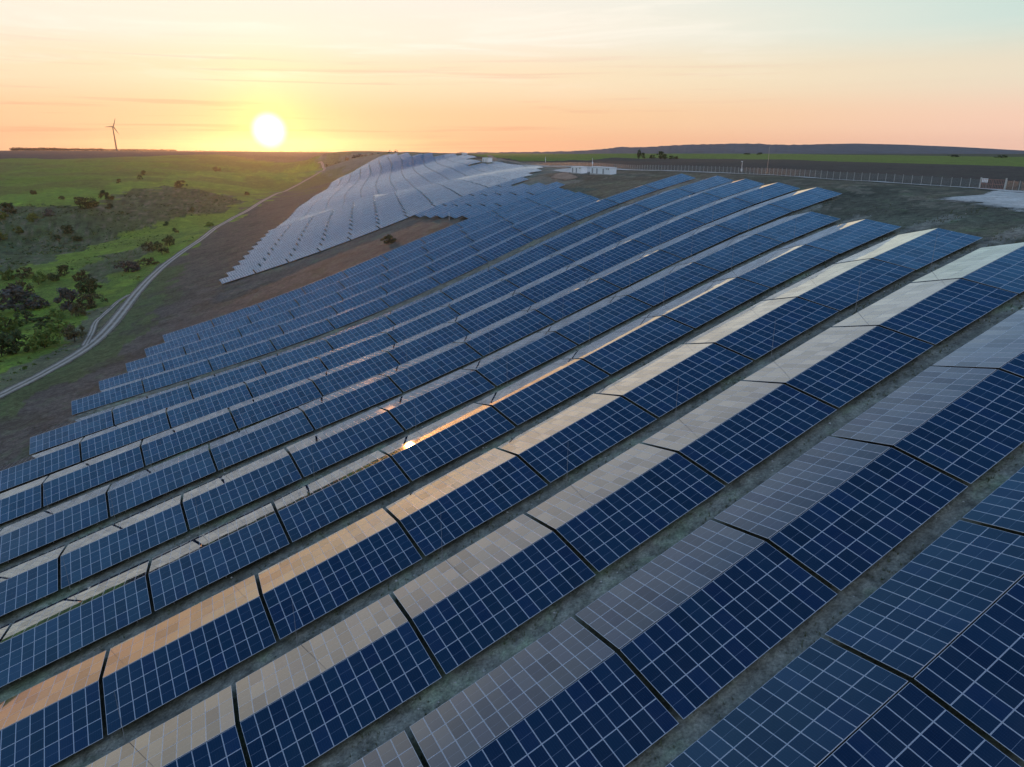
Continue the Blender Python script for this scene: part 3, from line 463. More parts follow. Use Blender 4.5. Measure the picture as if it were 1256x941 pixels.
def patch(name, px, material, label, cat, lift=.12, n=26):
    """irregular ground patch laid on the sheet"""
    P = hits(px); c = P.mean(0); Q = resample(np.vstack([P, P[:1]]), 2.0)[:-1]
    v = []; f = []; uv = []; m = len(Q); K = 7
    for k in range(K + 1):
        for q in Q:
            p = c + (q - c) * (k / K); v.append((p[0], p[1], ground(*p) + ZC + lift)); uv.append((.5 + .5 * k / K, 0))
    for k in range(K):
        for i in range(m):
            a = k * m + i; b = k * m + (i + 1) % m; f.append((a, b, b + m, a + m))
    me = bpy.data.meshes.new(name); me.from_pydata(v, [], f); ul = me.uv_layers.new(name='UVMap')
    li = np.empty(len(me.loops), int); me.loops.foreach_get('vertex_index', li)
    ul.data.foreach_set('uv', np.array(uv)[li].ravel()); me.materials.append(material); me.update()
    return tag(mesh_obj(name, me), label, cat, kind='structure')
patch('gravel_pad', [(1140, 246), (1175, 243), (1205, 239), (1222, 234), (1260, 234), (1300, 238), (1320, 262), (1256, 262), (1205, 254)], M_GRAVEL, 'pale gravel yard inside the gate on the right edge', 'yard')
patch('cabin_yard', [(672, 209.5), (695, 206.5), (715, 206), (735, 207), (720, 214), (700, 213)], M_GRAVEL, 'pale gravel apron beside the long white cabin', 'yard', lift=.17)
patch('earth_bank', [(672, 219), (682, 213), (694, 211.5), (706, 215), (712, 219), (700, 222), (686, 221.5)], M_EARTH, 'scraped ochre earth bank left of the white cabin', 'bank', lift=.2)

# ------------------------------------------------------------------ hills on the right horizon
def build_hills():
    m = mat('hazy_hill_woods', (.068, .082, .105), .95, var=.3, scale=.02); b = MB()  # blue of the distance haze is put into the woods' colour
    prof = [(560, 186.5), (640, 186), (690, 185), (720, 184), (745, 182), (762, 180.5), (790, 180.5), (830, 178.6), (870, 177.4), (920, 177.0), (970, 178.6), (1010, 177.6), (1050, 177.2), (1110, 178.4), (1180, 180.6), (1256, 183.6), (1330, 186.4), (1420, 190)]
    xs = np.arange(560, 1421, 2.0); top = np.interp(xs, [p[0] for p in prof], [p[1] for p in prof])
    top = top + np.array([fbm(np.array([q]), np.array([3.0]), 7, 4)[0] for q in xs]) * 1.6 * np.clip((1040 - xs) / 60, .12, 1)
    rows = []
    for dd, hh in ((3500, 0.0), (3800, .55), (4150, 1.0), (4700, .9), (5600, 0.0)):
        r = []
        for q, t in zip(xs, top):
            v = ray(q, 181.0); v = v / math.hypot(v[0], v[1]); zt = (181 - t) / CAM_F * 4150 * 1.05
            r.append((v[0] * dd, v[1] * dd, ZC - 60 + hh * (60 + zt)))
        rows.append(r)
    for i in range(len(rows) - 1):
        for j in range(len(xs) - 1): b.quad(rows[i][j], rows[i][j + 1], rows[i + 1][j + 1], rows[i + 1][j])
    tag(b.obj('hills', m), 'long low blue grey wooded hills on the right horizon', 'hills', kind='structure')
build_hills()
# ------------------------------------------------------------------ solar tables
COLS, NROW, CW, RW = 13, 3, 1.044, 2.007
TLEN = COLS * CW
def glass_material():
    m = bpy.data.materials.new('solar_glass'); m.use_nodes = True; T = NT(m.node_tree)
    out = T.n('ShaderNodeOutputMaterial'); b = T.n('ShaderNodeBsdfPrincipled')
    uv = T.n('ShaderNodeUVMap'); sx = T.n('ShaderNodeSeparateXYZ'); T.l(uv.outputs[0], sx.inputs[0])
    geo = T.n('ShaderNodeNewGeometry'); oi = T.n('ShaderNodeObjectInfo')
    rnd = T.math('FRACT', T.math('ADD', geo.outputs['Random Per Island'], T.math('MULTIPLY', oi.outputs['Random'], 7.31)))
    def line(v, count, w):
        f = T.math('FRACT', T.math('MULTIPLY', v, count))
        d = T.math('MINIMUM', f, T.math('SUBTRACT', 1.0, f))
        return T.maprange(d, w * .5, w, 1, 0)
    lx = line(sx.outputs[0], 6, .022); ly = line(sx.outputs[1], 20, .04)
    cell = T.math('MAXIMUM', lx, T.math('MULTIPLY', ly, .55))
    mid = T.maprange(T.math('ABSOLUTE', T.math('SUBTRACT', sx.outputs[1], .5)), .004, .009, 1, 0)
    base = T.mix(rnd, (.0004, .0050, .025), (.0007, .0062, .019))
    rnd2 = T.math('FRACT', T.math('MULTIPLY', rnd, 13.7))
    base = T.mix(T.maprange(rnd2, .80, .82, 0, 1), base, (.0010, .0055, .034))
    base = T.mix(T.math('MULTIPLY', cell, .32), base, (.11, .15, .23))
    base = T.mix(T.math('MULTIPLY', mid, .6), base, (.20, .24, .30))
    ex = T.math('MINIMUM', sx.outputs[0], T.math('SUBTRACT', 1.0, sx.outputs[0])); ey = T.math('MULTIPLY', T.math('MINIMUM', sx.outputs[1], T.math('SUBTRACT', 1.0, sx.outputs[1])), 1.95)
    edge = T.maprange(T.math('MINIMUM', ex, ey), .014, .019, 1, 0)
    base = T.mix(edge, base, (.50, .55, .62))
    # a little dust, different from module to module
    n = T.noise(geo.outputs['Position'], .7, 4, .6)
    dust = T.math('MULTIPLY', T.maprange(n, .35, .75, .0, .02), T.math('ADD', .5, rnd2))
    base = T.mix(dust, base, (.30, .28, .25))
    T.l(base, b.inputs['Base Color'])
    T.l(T.maprange(rnd2, 0, 1, .022, .044), b.inputs['Roughness'])
    b.inputs['IOR'].default_value = 1.6; T.l(T.maprange(T.math('FRACT', T.math('MULTIPLY', rnd, 29.3)), 0, 1, .5, 1.0), b.inputs['Coat Weight']); b.inputs['Coat IOR'].default_value = 1.65; b.inputs['Coat Roughness'].default_value = .012
    T.l(T.maprange(T.math('FRACT', T.math('MULTIPLY', rnd, 5.3)), 0, 1, .38, .62), b.inputs['Specular IOR Level'])
    T.l(b.outputs[0], out.inputs[0]); return m
M_GLASS = glass_material()
IN = .009
def module_faces(v, f, mi, uvs, M):
    """one framed module in its own 1.03 x 2.007 m cell; M maps local points to the bank"""
    w, l, t = CW / 2 - .006, RW / 2 - .007, .036
    i = len(v)
    o = [(-w, -l), (w, -l), (w, l), (-w, l)]; q = [(-w + IN, -l + IN), (w - IN, -l + IN), (w - IN, l - IN), (-w + IN, l - IN)]
    P = [(a, b, 0) for a, b in o] + [(a, b, 0) for a, b in q] + [(a, b, -t) for a, b in o] + [(a, b, -.002) for a, b in q]
    v += [tuple(M @ Vector(p)) for p in P]
    z4 = [(0, 0)] * 4
    f.append((i + 12, i + 13, i + 14, i + 15)); mi.append(0); uvs += [(0, 0), (1, 0), (1, 1), (0, 1)]
    for k in range(4):
        k2 = (k + 1) % 4
        f.append((i + k, i + k2, i + 4 + k2, i + 4 + k)); mi.append(1); uvs += z4
        f.append((i + 8 + k, i + 8 + k2, i + k2, i + k)); mi.append(1); uvs += z4
    f.append((i + 11, i + 10, i + 9, i + 8)); mi.append(2); uvs += z4
def to_mesh(name, v, f, mi, uvs):
    me = bpy.data.meshes.new(name); me.from_pydata(v, [], f)
    ul = me.uv_layers.new(name='UVMap'); ul.data.foreach_set('uv', np.array(uvs, np.float32).ravel())
    for m in (M_GLASS, M_ALU, M_DARK): me.materials.append(m)
    me.polygons.foreach_set('material_index', mi); me.update(); return me
def jitter(a): return Matrix.Rotation(math.radians(random.gauss(0, a)), 4, 'X') @ Matrix.Rotation(math.radians(random.gauss(0, a)), 4, 'Y')
JIT = .055
# bank frame of reference: x along the row (centred), y down the slope from the ridge, z out of the glass
def cell_matrix(c, r): return Matrix.Translation(((c - (COLS - 1) / 2) * CW, .05 + (r + .5) * RW, 0))
BANKS = []
for q in range(8):
    v, f, mi, uvs = [], [], [], []
    for c in range(COLS):
        for r in range(NROW): module_faces(v, f, mi, uvs, cell_matrix(c, r) @ jitter(JIT))
    BANKS.append((to_mesh('panel_bank', v, f, mi, uvs), np.array(v), f, mi, uvs))
v, f, mi, uvs = [], [], [], []
module_faces(v, f, mi, uvs, Matrix.Identity(4)); MODULE = to_mesh('solar_module', v, f, mi, uvs)
b = MB(); b.box(-TLEN / 2 + .1, TLEN / 2 - .1, -.03, .03, -.13, -.045); RAIL = b.mesh('rail', M_STEEL)
b = MB(); b.box(-.05, .05, -.04, .04, -1.5, 0); POST = b.mesh('support_post', M_STEEL)
RIDGE = .7 + HALF * TANW
TILT = math.atan(TANW)
def ordinal(n):
    W = ['', 'first', 'second', 'third', 'fourth', 'fifth', 'sixth', 'seventh', 'eighth', 'ninth', 'tenth', 'eleventh', 'twelfth', 'thirteenth', 'fourteenth', 'fifteenth', 'sixteenth', 'seventeenth', 'eighteenth', 'nineteenth', 'twentieth']
    if n <= 20: return W[n]
    return ('twenty-' if n < 30 else 'thirty-' if n < 40 else 'forty-' if n < 50 else 'fifty-') + W[n % 10] if n % 10 else {30: 'thirtieth', 40: 'fortieth', 50: 'fiftieth'}[n]

SR_U = [290, 300, 318, 364, 467, 532, 565, 570, 600, 757, 800, 825, 845, 889, 960, 1100]
SR_S = [168, 168, 176, 213, 265, 279, 262, 284, 292, 352, 358, 342, 346, 336, 350, 372]
SL_U = [309, 452, 517, 604, 724, 863, 993, 1029, 1060, 1100]; SL_S = [34.5, 81, 102, 128, 169, 220, 260, 278, 300, 330]
tables = []
CROSS = {k: 1.0 for k in range(5)}; CROSS.update({5: .75, 6: .5, 7: .38, 8: .38, 9: .38})
def add_table(k, u, sa, za, sb, zb, cr):
    """za, zb: low-edge heights at the two ends (camera-relative)"""
    A = Vector((*(TX * sa + NX * u), za + HALF * TANW)); B = Vector((*(TX * sb + NX * u), zb + HALF * TANW))
    mid = (A + B) / 2; ex = (B - A).normalized()
    ey = Vector((NX[0], NX[1], cr * (CROSS.get(k, 0.2 if k < 15 else .5 if k < 20 else .8) + (.5 * min(max((20 - sa) / 25, 0), 1) if k in (4, 5, 6) else 0)))); ey = (ey - ex * ey.dot(ex)).normalized(); ez = ex.cross(ey)
    pts = [q + ey * HALF * sg - ez * HALF * TANW * abs(sg) for q in (A, B) for sg in (-1, 0, 1)]
    px, py = project(np.array([q.x for q in pts]), np.array([q.y for q in pts]), np.array([q.z for q in pts]))
    depth = mid.y * math.cos(PITCH) - mid.z * math.sin(PITCH)
    vis = depth > 3 and px.max() > -12 and px.min() < 1268 and py.min() < 950 and py.max() > 0
    M = Matrix((( ex.x, ey.x, ez.x, mid.x), (ex.y, ey.y, ez.y, mid.y), (ex.z, ey.z, ez.z, mid.z + ZC), (0, 0, 0, 1))) @ Matrix.Translation((0, 0, -RIDGE))
    tables.append(dict(k=k, u=u, s=sa, M=M, depth=depth, vis=vis, px=px.mean(), py=py.mean(), size=CAM_F / depth))
for k, u, S, Zs, Cr in ROWS:
    n = len(S) - 1
    last = None
    for i in range(n):
        if k >= 20 and S[i + 1] > np.interp(u, SR_U, SR_S) + 6: break
        add_table(k, u, S[i], Zs[i], S[i + 1], Zs[i + 1], (Cr[i] + Cr[i + 1]) / 2); last = i + 1
    if k >= 20 and last is not None:
        s, z = S[last], Zs[last]
        while s + 13 < np.interp(u, SR_U, SR_S) + 6:
            p = TX * (s + 13.3) + NX * u; z2 = float(h_base(*p)[0]) + .7
            add_table(k, u, s, z, s + 13.3, z2, (float(h_base(*(p + NX * 4))[0]) - float(h_base(*(p - NX * 4))[0])) / 8); s += 13.3; z = z2
k = 31; u = ROWS[-1][1] + 14.31
while u < 1095:
    s = float(np.interp(u, SL_U, SL_S)); send = float(np.interp(u, SR_U, SR_S))
    ss = np.arange(s, send + 5, 13.35); P = ss[:, None] * TX[None] + u * NX[None]
    hz = h_base(P[:, 0], P[:, 1]) + .7; P2 = P + NX * 4; P3 = P - NX * 4
    cr = (h_base(P2[:, 0], P2[:, 1]) - h_base(P3[:, 0], P3[:, 1])) / 8
    for i in range(len(ss) - 1): add_table(k, u, ss[i], hz[i], ss[i + 1], hz[i + 1], (cr[i] + cr[i + 1]) / 2)
    k += 1; u += 14.31
tables = [t for t in tables if t['vis']]
tables.sort(key=lambda t: -t['size'])
N_OWN, N_MOD = 300, 34
own = tables[:N_OWN]; rest = tables[N_OWN:]
near_ids = {id(t) for t in own[:N_MOD]}
count = {}
for t in sorted(own, key=lambda t: (t['k'], t['s'])):
    k = t['k']; count[k] = count.get(k, 0) + 1; i = count[k]
    if k < 15: where = f'{ordinal(i)} from the left in the {ordinal(k + 1)} row up from the bottom right corner'
    elif k < 20: where = f'{ordinal(i)} from the left in the {ordinal(k - 14)} short row above the bare wedge'
    else: where = f'{ordinal(i)} from the left in row {ordinal(k - 19)} of the pale far field'
    if k >= 20: where = f'{ordinal(i)} from the left in the {ordinal(k - 19)} row of the pale far field'
    e = bpy.data.objects.new('solar_table', None); e.empty_display_size = .5; col.objects.link(e)
    e.matrix_world = t['M']; tag(e, ('solar table, ' if k < 20 else 'pale solar table, ') + where, 'solar table', 'tent shaped solar tables in long rows')
    near = id(t) in near_ids
    for side in (1, -1):
        Mb = Matrix.Translation((0, 0, RIDGE)) @ (Matrix.Rotation(0 if side > 0 else math.pi, 4, 'Z')) @ Matrix.Rotation(-TILT, 4, 'X')
        if near:
            bk = link(bpy.data.objects.new('panel_bank', RAIL), e); bk.matrix_basis = Mb @ Matrix.Translation((0, 1.2, 0))
            bi = Matrix.Translation((0, -1.2, 0))
            for c in range(COLS):
                for r in range(NROW):
                    mo = link(bpy.data.objects.new('solar_module', MODULE), bk); mo.matrix_basis = bi @ cell_matrix(c, r) @ jitter(JIT * (3.6 if t['k'] < 3 else 1))
            r2 = link(bpy.data.objects.new('rail', RAIL), bk); r2.matrix_basis = bi @ Matrix.Translation((0, 4.9, 0))
        else:
            bk = link(bpy.data.objects.new('panel_bank', random.choice(BANKS)[0]), e); bk.matrix_basis = Mb @ (Matrix.Scale(.982, 4, Vector((1, 0, 0))) if t['k'] >= 15 else Matrix.Identity(4))
    if t['k'] < 12:
        for px_ in (-5.2, 0, 5.2):
            for py_ in (-4.9, 4.9):
                p = link(bpy.data.objects.new('support_post', POST), e); p.location = (px_, py_, RIDGE - abs(py_) * TANW - .12)
def merged_tables():
    vs, fs, ms, us = [], [], [], []; nv = 0
    for t in rest:
        for side in (1, -1):
            me, v, f, mi, uvs = random.choice(BANKS)
            Mb = t['M'] @ Matrix.Translation((0, 0, RIDGE)) @ (Matrix.Rotation(0 if side > 0 else math.pi, 4, 'Z')) @ Matrix.Rotation(-TILT, 4, 'X')
            A = np.array(Mb @ Matrix.Scale(.975, 4, Vector((1, 0, 0)))); vs.append(v @ A[:3, :3].T + A[:3, 3]); fs.append(np.concatenate([np.array(q) for q in f]).reshape(-1, 4) + nv); ms += mi; us += uvs; nv += len(v)
    V = np.concatenate(vs); F = np.concatenate(fs)
    me = bpy.data.meshes.new('far_solar_tables'); me.vertices.add(len(V)); me.vertices.foreach_set('co', V.ravel())
    me.loops.add(F.size); me.loops.foreach_set('vertex_index', F.ravel()); me.polygons.add(len(F))
    me.polygons.foreach_set('loop_start', np.arange(0, F.size, 4)); me.polygons.foreach_set('loop_total', np.full(len(F), 4))
    me.update(calc_edges=True)
    ul = me.uv_layers.new(name='UVMap'); ul.data.foreach_set('uv', np.array(us, np.float32).ravel())
    for m in (M_GLASS, M_ALU, M_DARK): me.materials.append(m)
    me.polygons.foreach_set('material_index', ms); me.update()
    tag(mesh_obj('far_solar_tables', me), 'pale mass of the farthest solar tables climbing to the hilltop', 'solar tables', kind='stuff')
if rest: merged_tables()

# ------------------------------------------------------------------ thin lightning rods between the rows
b = MB(); b.tube([(0, 0, -.3), (0, 0, 1.4), (0, 0, 4.9)], [.026, .02, .009], 6); ROD = b.mesh('lightning_rod', M_STEEL)
cnt = {}
for t in sorted(own, key=lambda t: (t['k'], t['s'])):
    k = t['k']; cnt[k] = cnt.get(k, 0) + 1
    if k not in (2, 4, 5, 6): continue
    if not (-5 < t['px'] < 1250): continue
    p = t['M'] @ Vector((-1.6, 7.1, 0)); z = ground(p.x, p.y) + ZC
    o = mesh_obj('lightning_rod', ROD); o.location = (p.x, p.y, z)
    tag(o, f'rod behind the {ordinal(cnt[k])} table from the left in the {ordinal(k + 1)} row from the bottom', 'lightning rod', 'lightning rods between the rows')

# ------------------------------------------------------------------ fence along the plateau
def build_fence():
    root = empty('wire_fence', (float(FENCE[4][0]), float(FENCE[4][1]), ground(*FENCE[4]) + ZC))
    tag(root, 'long grey wire mesh fence with pale posts across the plateau', 'fence')
    org = root.location.copy()
    Q = resample(FENCE, .5); d = np.r_[0, np.cumsum(np.linalg.norm(np.diff(Q, axis=0), axis=1))]
    at_ = np.arange(0, d[-1], 2.6); P = np.c_[np.interp(at_, d, Q[:, 0]), np.interp(at_, d, Q[:, 1])]
    b = MB(); b.tube([(0, 0, -.3), (0, 0, 2.35)], [.06, .055], 6); pm = b.mesh('post', M_POST)
    P3 = [Vector((p[0], p[1], ground(*p) + ZC)) for p in P]
    i0 = 0
    gate_d = np.linalg.norm(P - hit(1216, 232.5), axis=1)
    vis = [i for i in range(len(P)) if gate_d[i] > 3.2]
    rest_b = MB()
    for n_, i in enumerate(vis):
        if n_ < 99:
            o = link(bpy.data.objects.new('post', pm), root); o.location = P3[i] - org
        else:
            q = P3[i] - org; rest_b.tube([q + Vector((0, 0, -.3)), q + Vector((0, 0, 2.35))], [.06, .055], 5)
    if rest_b.v: tag(rest_b.obj('far_posts', M_POST, root), kind='stuff')
    m = bpy.data.materials.new('wire_mesh'); m.use_nodes = True; T = NT(m.node_tree)
    out = T.n('ShaderNodeOutputMaterial'); bs = T.n('ShaderNodeBsdfPrincipled'); bs.inputs['Base Color'].default_value = (.22, .27, .27, 1)
    tr = T.n('ShaderNodeBsdfTransparent'); mx = T.n('ShaderNodeMixShader'); uv = T.n('ShaderNodeUVMap'); sx = T.n('ShaderNodeSeparateXYZ'); T.l(uv.outputs[0], sx.inputs[0])
    def ln(v):
        f = T.math('FRACT', v); return T.math('LESS_THAN', f, .10)
    T.l(T.math('MAXIMUM', ln(sx.outputs[0]), ln(sx.outputs[1])), mx.inputs[0]); T.l(tr.outputs[0], mx.inputs[1]); T.l(bs.outputs[0], mx.inputs[2]); T.l(mx.outputs[0], out.inputs[0])
    runs = [[]]
    for i in range(len(P) - 1):
        if gate_d[i] < 3.2 or gate_d[i + 1] < 3.2:
            if runs[-1]: runs.append([])
        else: runs[-1].append(i)
    for run in runs:
        if not run: continue
        v, f, uvs = [], [], []
        for i in run + [run[-1] + 1]:
            v += [tuple(P3[i] - org + Vector((0, 0, .08))), tuple(P3[i] - org + Vector((0, 0, 2.2)))]
        for q, i in enumerate(run):
            f.append((2 * q, 2 * q + 2, 2 * q + 3, 2 * q + 1)); uvs += [(i * 17, 0), (i * 17 + 17, 0), (i * 17 + 17, 14), (i * 17, 14)]
        me = bpy.data.meshes.new('wire_mesh'); me.from_pydata(v, [], f); ul = me.uv_layers.new(name='UVMap'); ul.data.foreach_set('uv', np.array(uvs, np.float32).ravel()); me.materials.append(m); me.update()
        mesh_obj('wire_mesh', me, root)
build_fence()

def face_dir(p):
    """yaw that turns local -y towards the camera side"""
    return math.atan2(-p[0], p[1])
FDIR = FENCE[3] - FENCE[4]; FYAW = math.atan2(FDIR[1], FDIR[0])
def at_px(px, py):
    p = hit(px, py); return float(p[0]), float(p[1]), ground(*p) + ZC

def build_gate():
    x, y, z = at_px(1216, 233); r = empty('field_gate', (x, y, z), FYAW)
    tag(r, 'reddish barred double gate in the wire fence beside a white sign', 'gate')
    for sx in (-1, 1):
        b = MB(); b.box(sx * 3.0 - .12, sx * 3.0 + .12, -.12, .12, -.2, 2.7); b.obj('gate_post', M_POST, r)
        b = MB()
        x0, x1 = (-2.8, -.06) if sx < 0 else (.06, 2.8)
        for zz in (.2, 1.2, 2.25): b.box(x0, x1, -.03, .03, zz, zz + .07)
        for q in np.linspace(x0, x1 - .05, 8): b.box(q, q + .045, -.022, .022, .2, 2.3)
        b.obj('gate_leaf', M_RUST, r)
build_gate()
def build_sign():
    x, y, z = at_px(1205, 231); r = empty('notice_board', (x, y, z), FYAW)
    tag(r, 'small blank white board mounted on the fence left of the gate', 'sign')
    b = MB(); b.box(-.9, .9, .10, .14, 1.35, 2.3); b.obj('board', M_WHITE, r)
    for q in (-.7, .7):
        b = MB(); b.box(q - .03, q + .03, .145, .2, -.2, 2.25); b.obj('leg', M_STEEL, r)
build_sign()

# ------------------------------------------------------------------ cabins on the plateau
def cabin(px, py, length, depth, height, label, doors, wall, roof=M_ROOF, yaw=None, vents=2, plinth=.35):
    x, y, z = at_px(px, py); r = empty('transformer_cabin', (x, y, z), FYAW if yaw is None else yaw); tag(r, label, 'cabin', 'white cabins on the plateau')
    hl = length / 2; z0, z1 = plinth, height
    b = MB(); b.box(-hl - .1, hl + .1, -.1, depth + .1, -.4, z0); b.obj('plinth', M_POST, r)
    b = MB(); b.box(-hl, hl, 0, depth, z0, z1)
    for q in np.arange(-hl + .6, hl - .3, 1.2): b.box(q, q + .06, -.05, -.003, z0 + .05, z1 - .05)      # panel ribs
    b.obj('wall', wall, r)
    b = MB(); b.box(-hl - .18, hl + .18, -.18, depth + .18, z1 + .003, z1 + .16); b.box(-hl + .3, hl - .3, .3, depth - .3, z1 + .163, z1 + .24); b.obj('roof', roof, r)
    for q in doors:
        b = MB(); b.box(q - .55, q + .55, -.09, -.052, z0 + .05, z0 + 2.1); d = b.obj('door', M_GREY, r)
        b = MB(); b.box(q + .36, q + .44, -.13, -.092, z0 + 1.0, z0 + 1.15); b.obj('handle', M_DARK, d)
    for i in range(vents):
        q = hl - 1.2 - i * 1.6
        b = MB()
        for k in range(5): b.box(q - .45, q + .45, -.09, -.053, z1 - .75 + k * .11, z1 - .69 + k * .11)
        b.obj('vent', M_DARK if i == 0 else M_GREY, r)
    return r
cabin(735.5, 214.2, 17.0, 3.0, 2.9, 'longest pale blue white cabin, right half of the pair by the fence', (-6.4, -2.4, 3.0), M_BLUEW)
cabin(706.5, 213.0, 10.0, 3.0, 2.9, 'shorter white cabin with pinkish doors, left half of the pair', (-3.4, .4), M_WHITE, vents=1)
cabin(595, 199.2, 14.0, 4.0, 3.6, 'small white cabin at the edge of the far field right end', (-3.5, 2.5), M_WHITE, vents=1)
cabin(568, 191.6, 9.0, 3.5, 3.6, 'farthest tiny white cabin on the skyline above the far field', (-2.0,), M_WHITE, vents=0)

def pole(name, px, py, h, label, cat, head=None, mt=M_WHITE, r0=.10):
    x, y, z = at_px(px, py); r = empty(name, (x, y, z), FYAW); tag(r, label, cat, 'poles along the perimeter road')
    b = MB(); b.tube([(0, 0, -.3), (0, 0, h * .5), (0, 0, h)], [r0, r0 * .85, r0 * .6], 8); b.obj('pole', mt, r)
    if head == 'camera':
        b = MB(); b.box(-.55, .1, -.16, .16, h - .02, h + .25); b.obj('camera_head', M_WHITE, r)
        b = MB(); b.box(-.3, .3, -.2, .2, .3, 1.3); b.obj('control_box', M_WHITE, r)
    elif head == 'box':
        b = MB(); b.box(-.3, .3, -.2, .2, h * .4, h * .4 + .9); b.obj('control_box', M_WHITE, r)
        b = MB(); b.tube([(0, 0, h), (0, 0, h + 1.0)], [.025, .012], 5); b.obj('spike', M_STEEL, r)
pole('camera_pole', 909.3, 211.3, 3.9, 'white camera pole standing by the perimeter road, right of centre', 'pole', 'camera')
pole('camera_pole', 726.5, 205.5, 4.8, 'pale pole with a box rising behind the long white cabin', 'pole', 'box')
pole('camera_pole', 669, 199.4, 4.4, 'white pole on the service track left of the long cabin', 'pole', 'box', r0=.16)
pole('lightning_mast', 940.5, 213.2, 9.5, 'tall thin grey mast in front of the fence, right of the camera pole', 'mast', None, M_STEEL, .06)
pole('marker_post', 551, 270.2, 3.2, 'short pale post at the notched lower edge of the far field', 'post', None, M_WHITE, .07)

# ------------------------------------------------------------------ wind turbine
def build_turbine():
    v = ray(142.5, 181); v = v / math.hypot(v[0], v[1]); D = 3700; x, y = v[0] * D, v[1] * D
    zb = ground(x, y) + ZC; hub = ZC + (181 - 161.2) / CAM_F * D * 1.0
    r = empty('wind_turbine', (x, y, zb), face_dir((x, y)) + .5); tag(r, 'three bladed wind turbine on the left horizon', 'wind turbine')
    H = hub - zb; b = MB(); b.tube([(0, 0, -3), (0, 0, H * .5), (0, 0, H)], [3.4, 2.8, 2.0], 10); b.obj('tower', M_TURB, r)
    b = MB(); b.box(-2.2, 2.2, -4, 8, H - 1, H + 3.2); b.obj('nacelle', M_TURB, r)
    b = MB(); b.tube([(0, -4, H + 1), (0, -6, H + 1), (0, -7.5, H + 1)], [2.2, 2.0, .6], 8); b.obj('hub', M_TURB, r)
    for a in (-93, 22, 148):
        ca, sa = math.cos(math.radians(90 - a)), math.sin(math.radians(90 - a)); c = Vector((0, -6, H + 1)); d = Vector((ca, 0, sa)); n_ = Vector((-sa, 0, ca))
        b = MB(); Lb = 38
        prof = [(0, 1.0), (.12, 2.3), (.4, 1.8), (.75, 1.1), (1, .3)]
        for (p, w), (p2, w2) in zip(prof[:-1], prof[1:]):
            for s1 in (-.35, .35):
                b.quad(c + d * Lb * p - n_ * w + Vector((0, s1, 0)), c + d * Lb * p2 - n_ * w2 + Vector((0, s1, 0)), c + d * Lb * p2 + n_ * w2 + Vector((0, s1, 0)), c + d * Lb * p + n_ * w + Vector((0, s1, 0)))
            for sg in (-1, 1):
                b.quad(c + d * Lb * p + n_ * w * sg + Vector((0, -.35, 0)), c + d * Lb * p2 + n_ * w2 * sg + Vector((0, -.35, 0)), c + d * Lb * p2 + n_ * w2 * sg + Vector((0, .35, 0)), c + d * Lb * p + n_ * w * sg + Vector((0, .35, 0)))
        b.v = [tuple(q) for q in b.v]; b.obj('blade', M_TURB, r)
build_turbine()

# ------------------------------------------------------------------ bushes and trees
def leaf_material(name, c1, c2, c3):
    m = bpy.data.materials.new(name); m.use_nodes = True; T = NT(m.node_tree)
    out = T.n('ShaderNodeOutputMaterial'); b = T.n('ShaderNodeBsdfPrincipled')
    geo = T.n('ShaderNodeNewGeometry'); oi = T.n('ShaderNodeObjectInfo'); tc = T.n('ShaderNodeTexCoord')
    c = T.mix(geo.outputs['Random Per Island'], c1, c2)
    n = T.noise(tc.outputs['Object'], 3.0, 3, .6)
    c = T.mix(T.maprange(n, .42, .62, 0, .8, True), c, c3)
    c = T.mix(1.0, c, T.maprange(oi.outputs['Random'], 0, 1, .75, 1.3), 'MULTIPLY')
    T.l(c, b.inputs['Base Color']); b.inputs['Roughness'].default_value = .8; b.inputs['Specular IOR Level'].default_value = .2
    T.l(b.outputs[0], out.inputs[0]); return m
LEAF = {'green': leaf_material('green_leaves', (.065, .12, .03), (.11, .17, .04), (.15, .19, .04)),
        'dark': leaf_material('dark_leaves', (.036, .062, .026), (.058, .088, .036), (.08, .105, .04)),
        'brown': leaf_material('brown_twigs', (.075, .068, .038), (.11, .10, .052), (.12, .13, .05)),
        'grey': leaf_material('grey_twigs', (.07, .075, .075), (.10, .105, .10), (.085, .09, .07)),
        'yellow': leaf_material('yellow_blossom', (.13, .16, .03), (.19, .20, .05), (.09, .12, .03))}
def crown_mesh(kind, seed, n_cl=26, leaves=48, tall=1.0):
    """unit-height crown: leaf clumps spread unevenly through a volume, standing on z=0"""
    rg = np.random.default_rng(seed); b = MB()
    for i in range(n_cl):
        a = rg.random() * 2 * math.pi; rr = .46 * math.sqrt(rg.random()); zz = .16 + .72 * rg.random()
        rad = math.sin(math.pi * min(max((zz - .02), 0), 1) ** .75) * .95 + .12
        c = np.array([rr * rad * math.cos(a) * 1.15, rr * rad * math.sin(a) * 1.15, zz]); cs = .09 + .10 * rg.random()
        for q in range(leaves):
            d = rg.normal(size=3); d /= np.linalg.norm(d); p = c + d * cs * rg.random() ** .4
            if p[2] < .02: continue
            s = .018 + .026 * rg.random(); e1 = rg.normal(size=3); e1 /= np.linalg.norm(e1); e2 = np.cross(e1, d); e2 /= np.linalg.norm(e2) + 1e-6
            b.quad(*(tuple(p + e1 * s * i1 + e2 * s * j1 * .7) for i1, j1 in ((-1, -1), (1, -1), (1, 1), (-1, 1))))
    return b.mesh('crown', LEAF[kind])
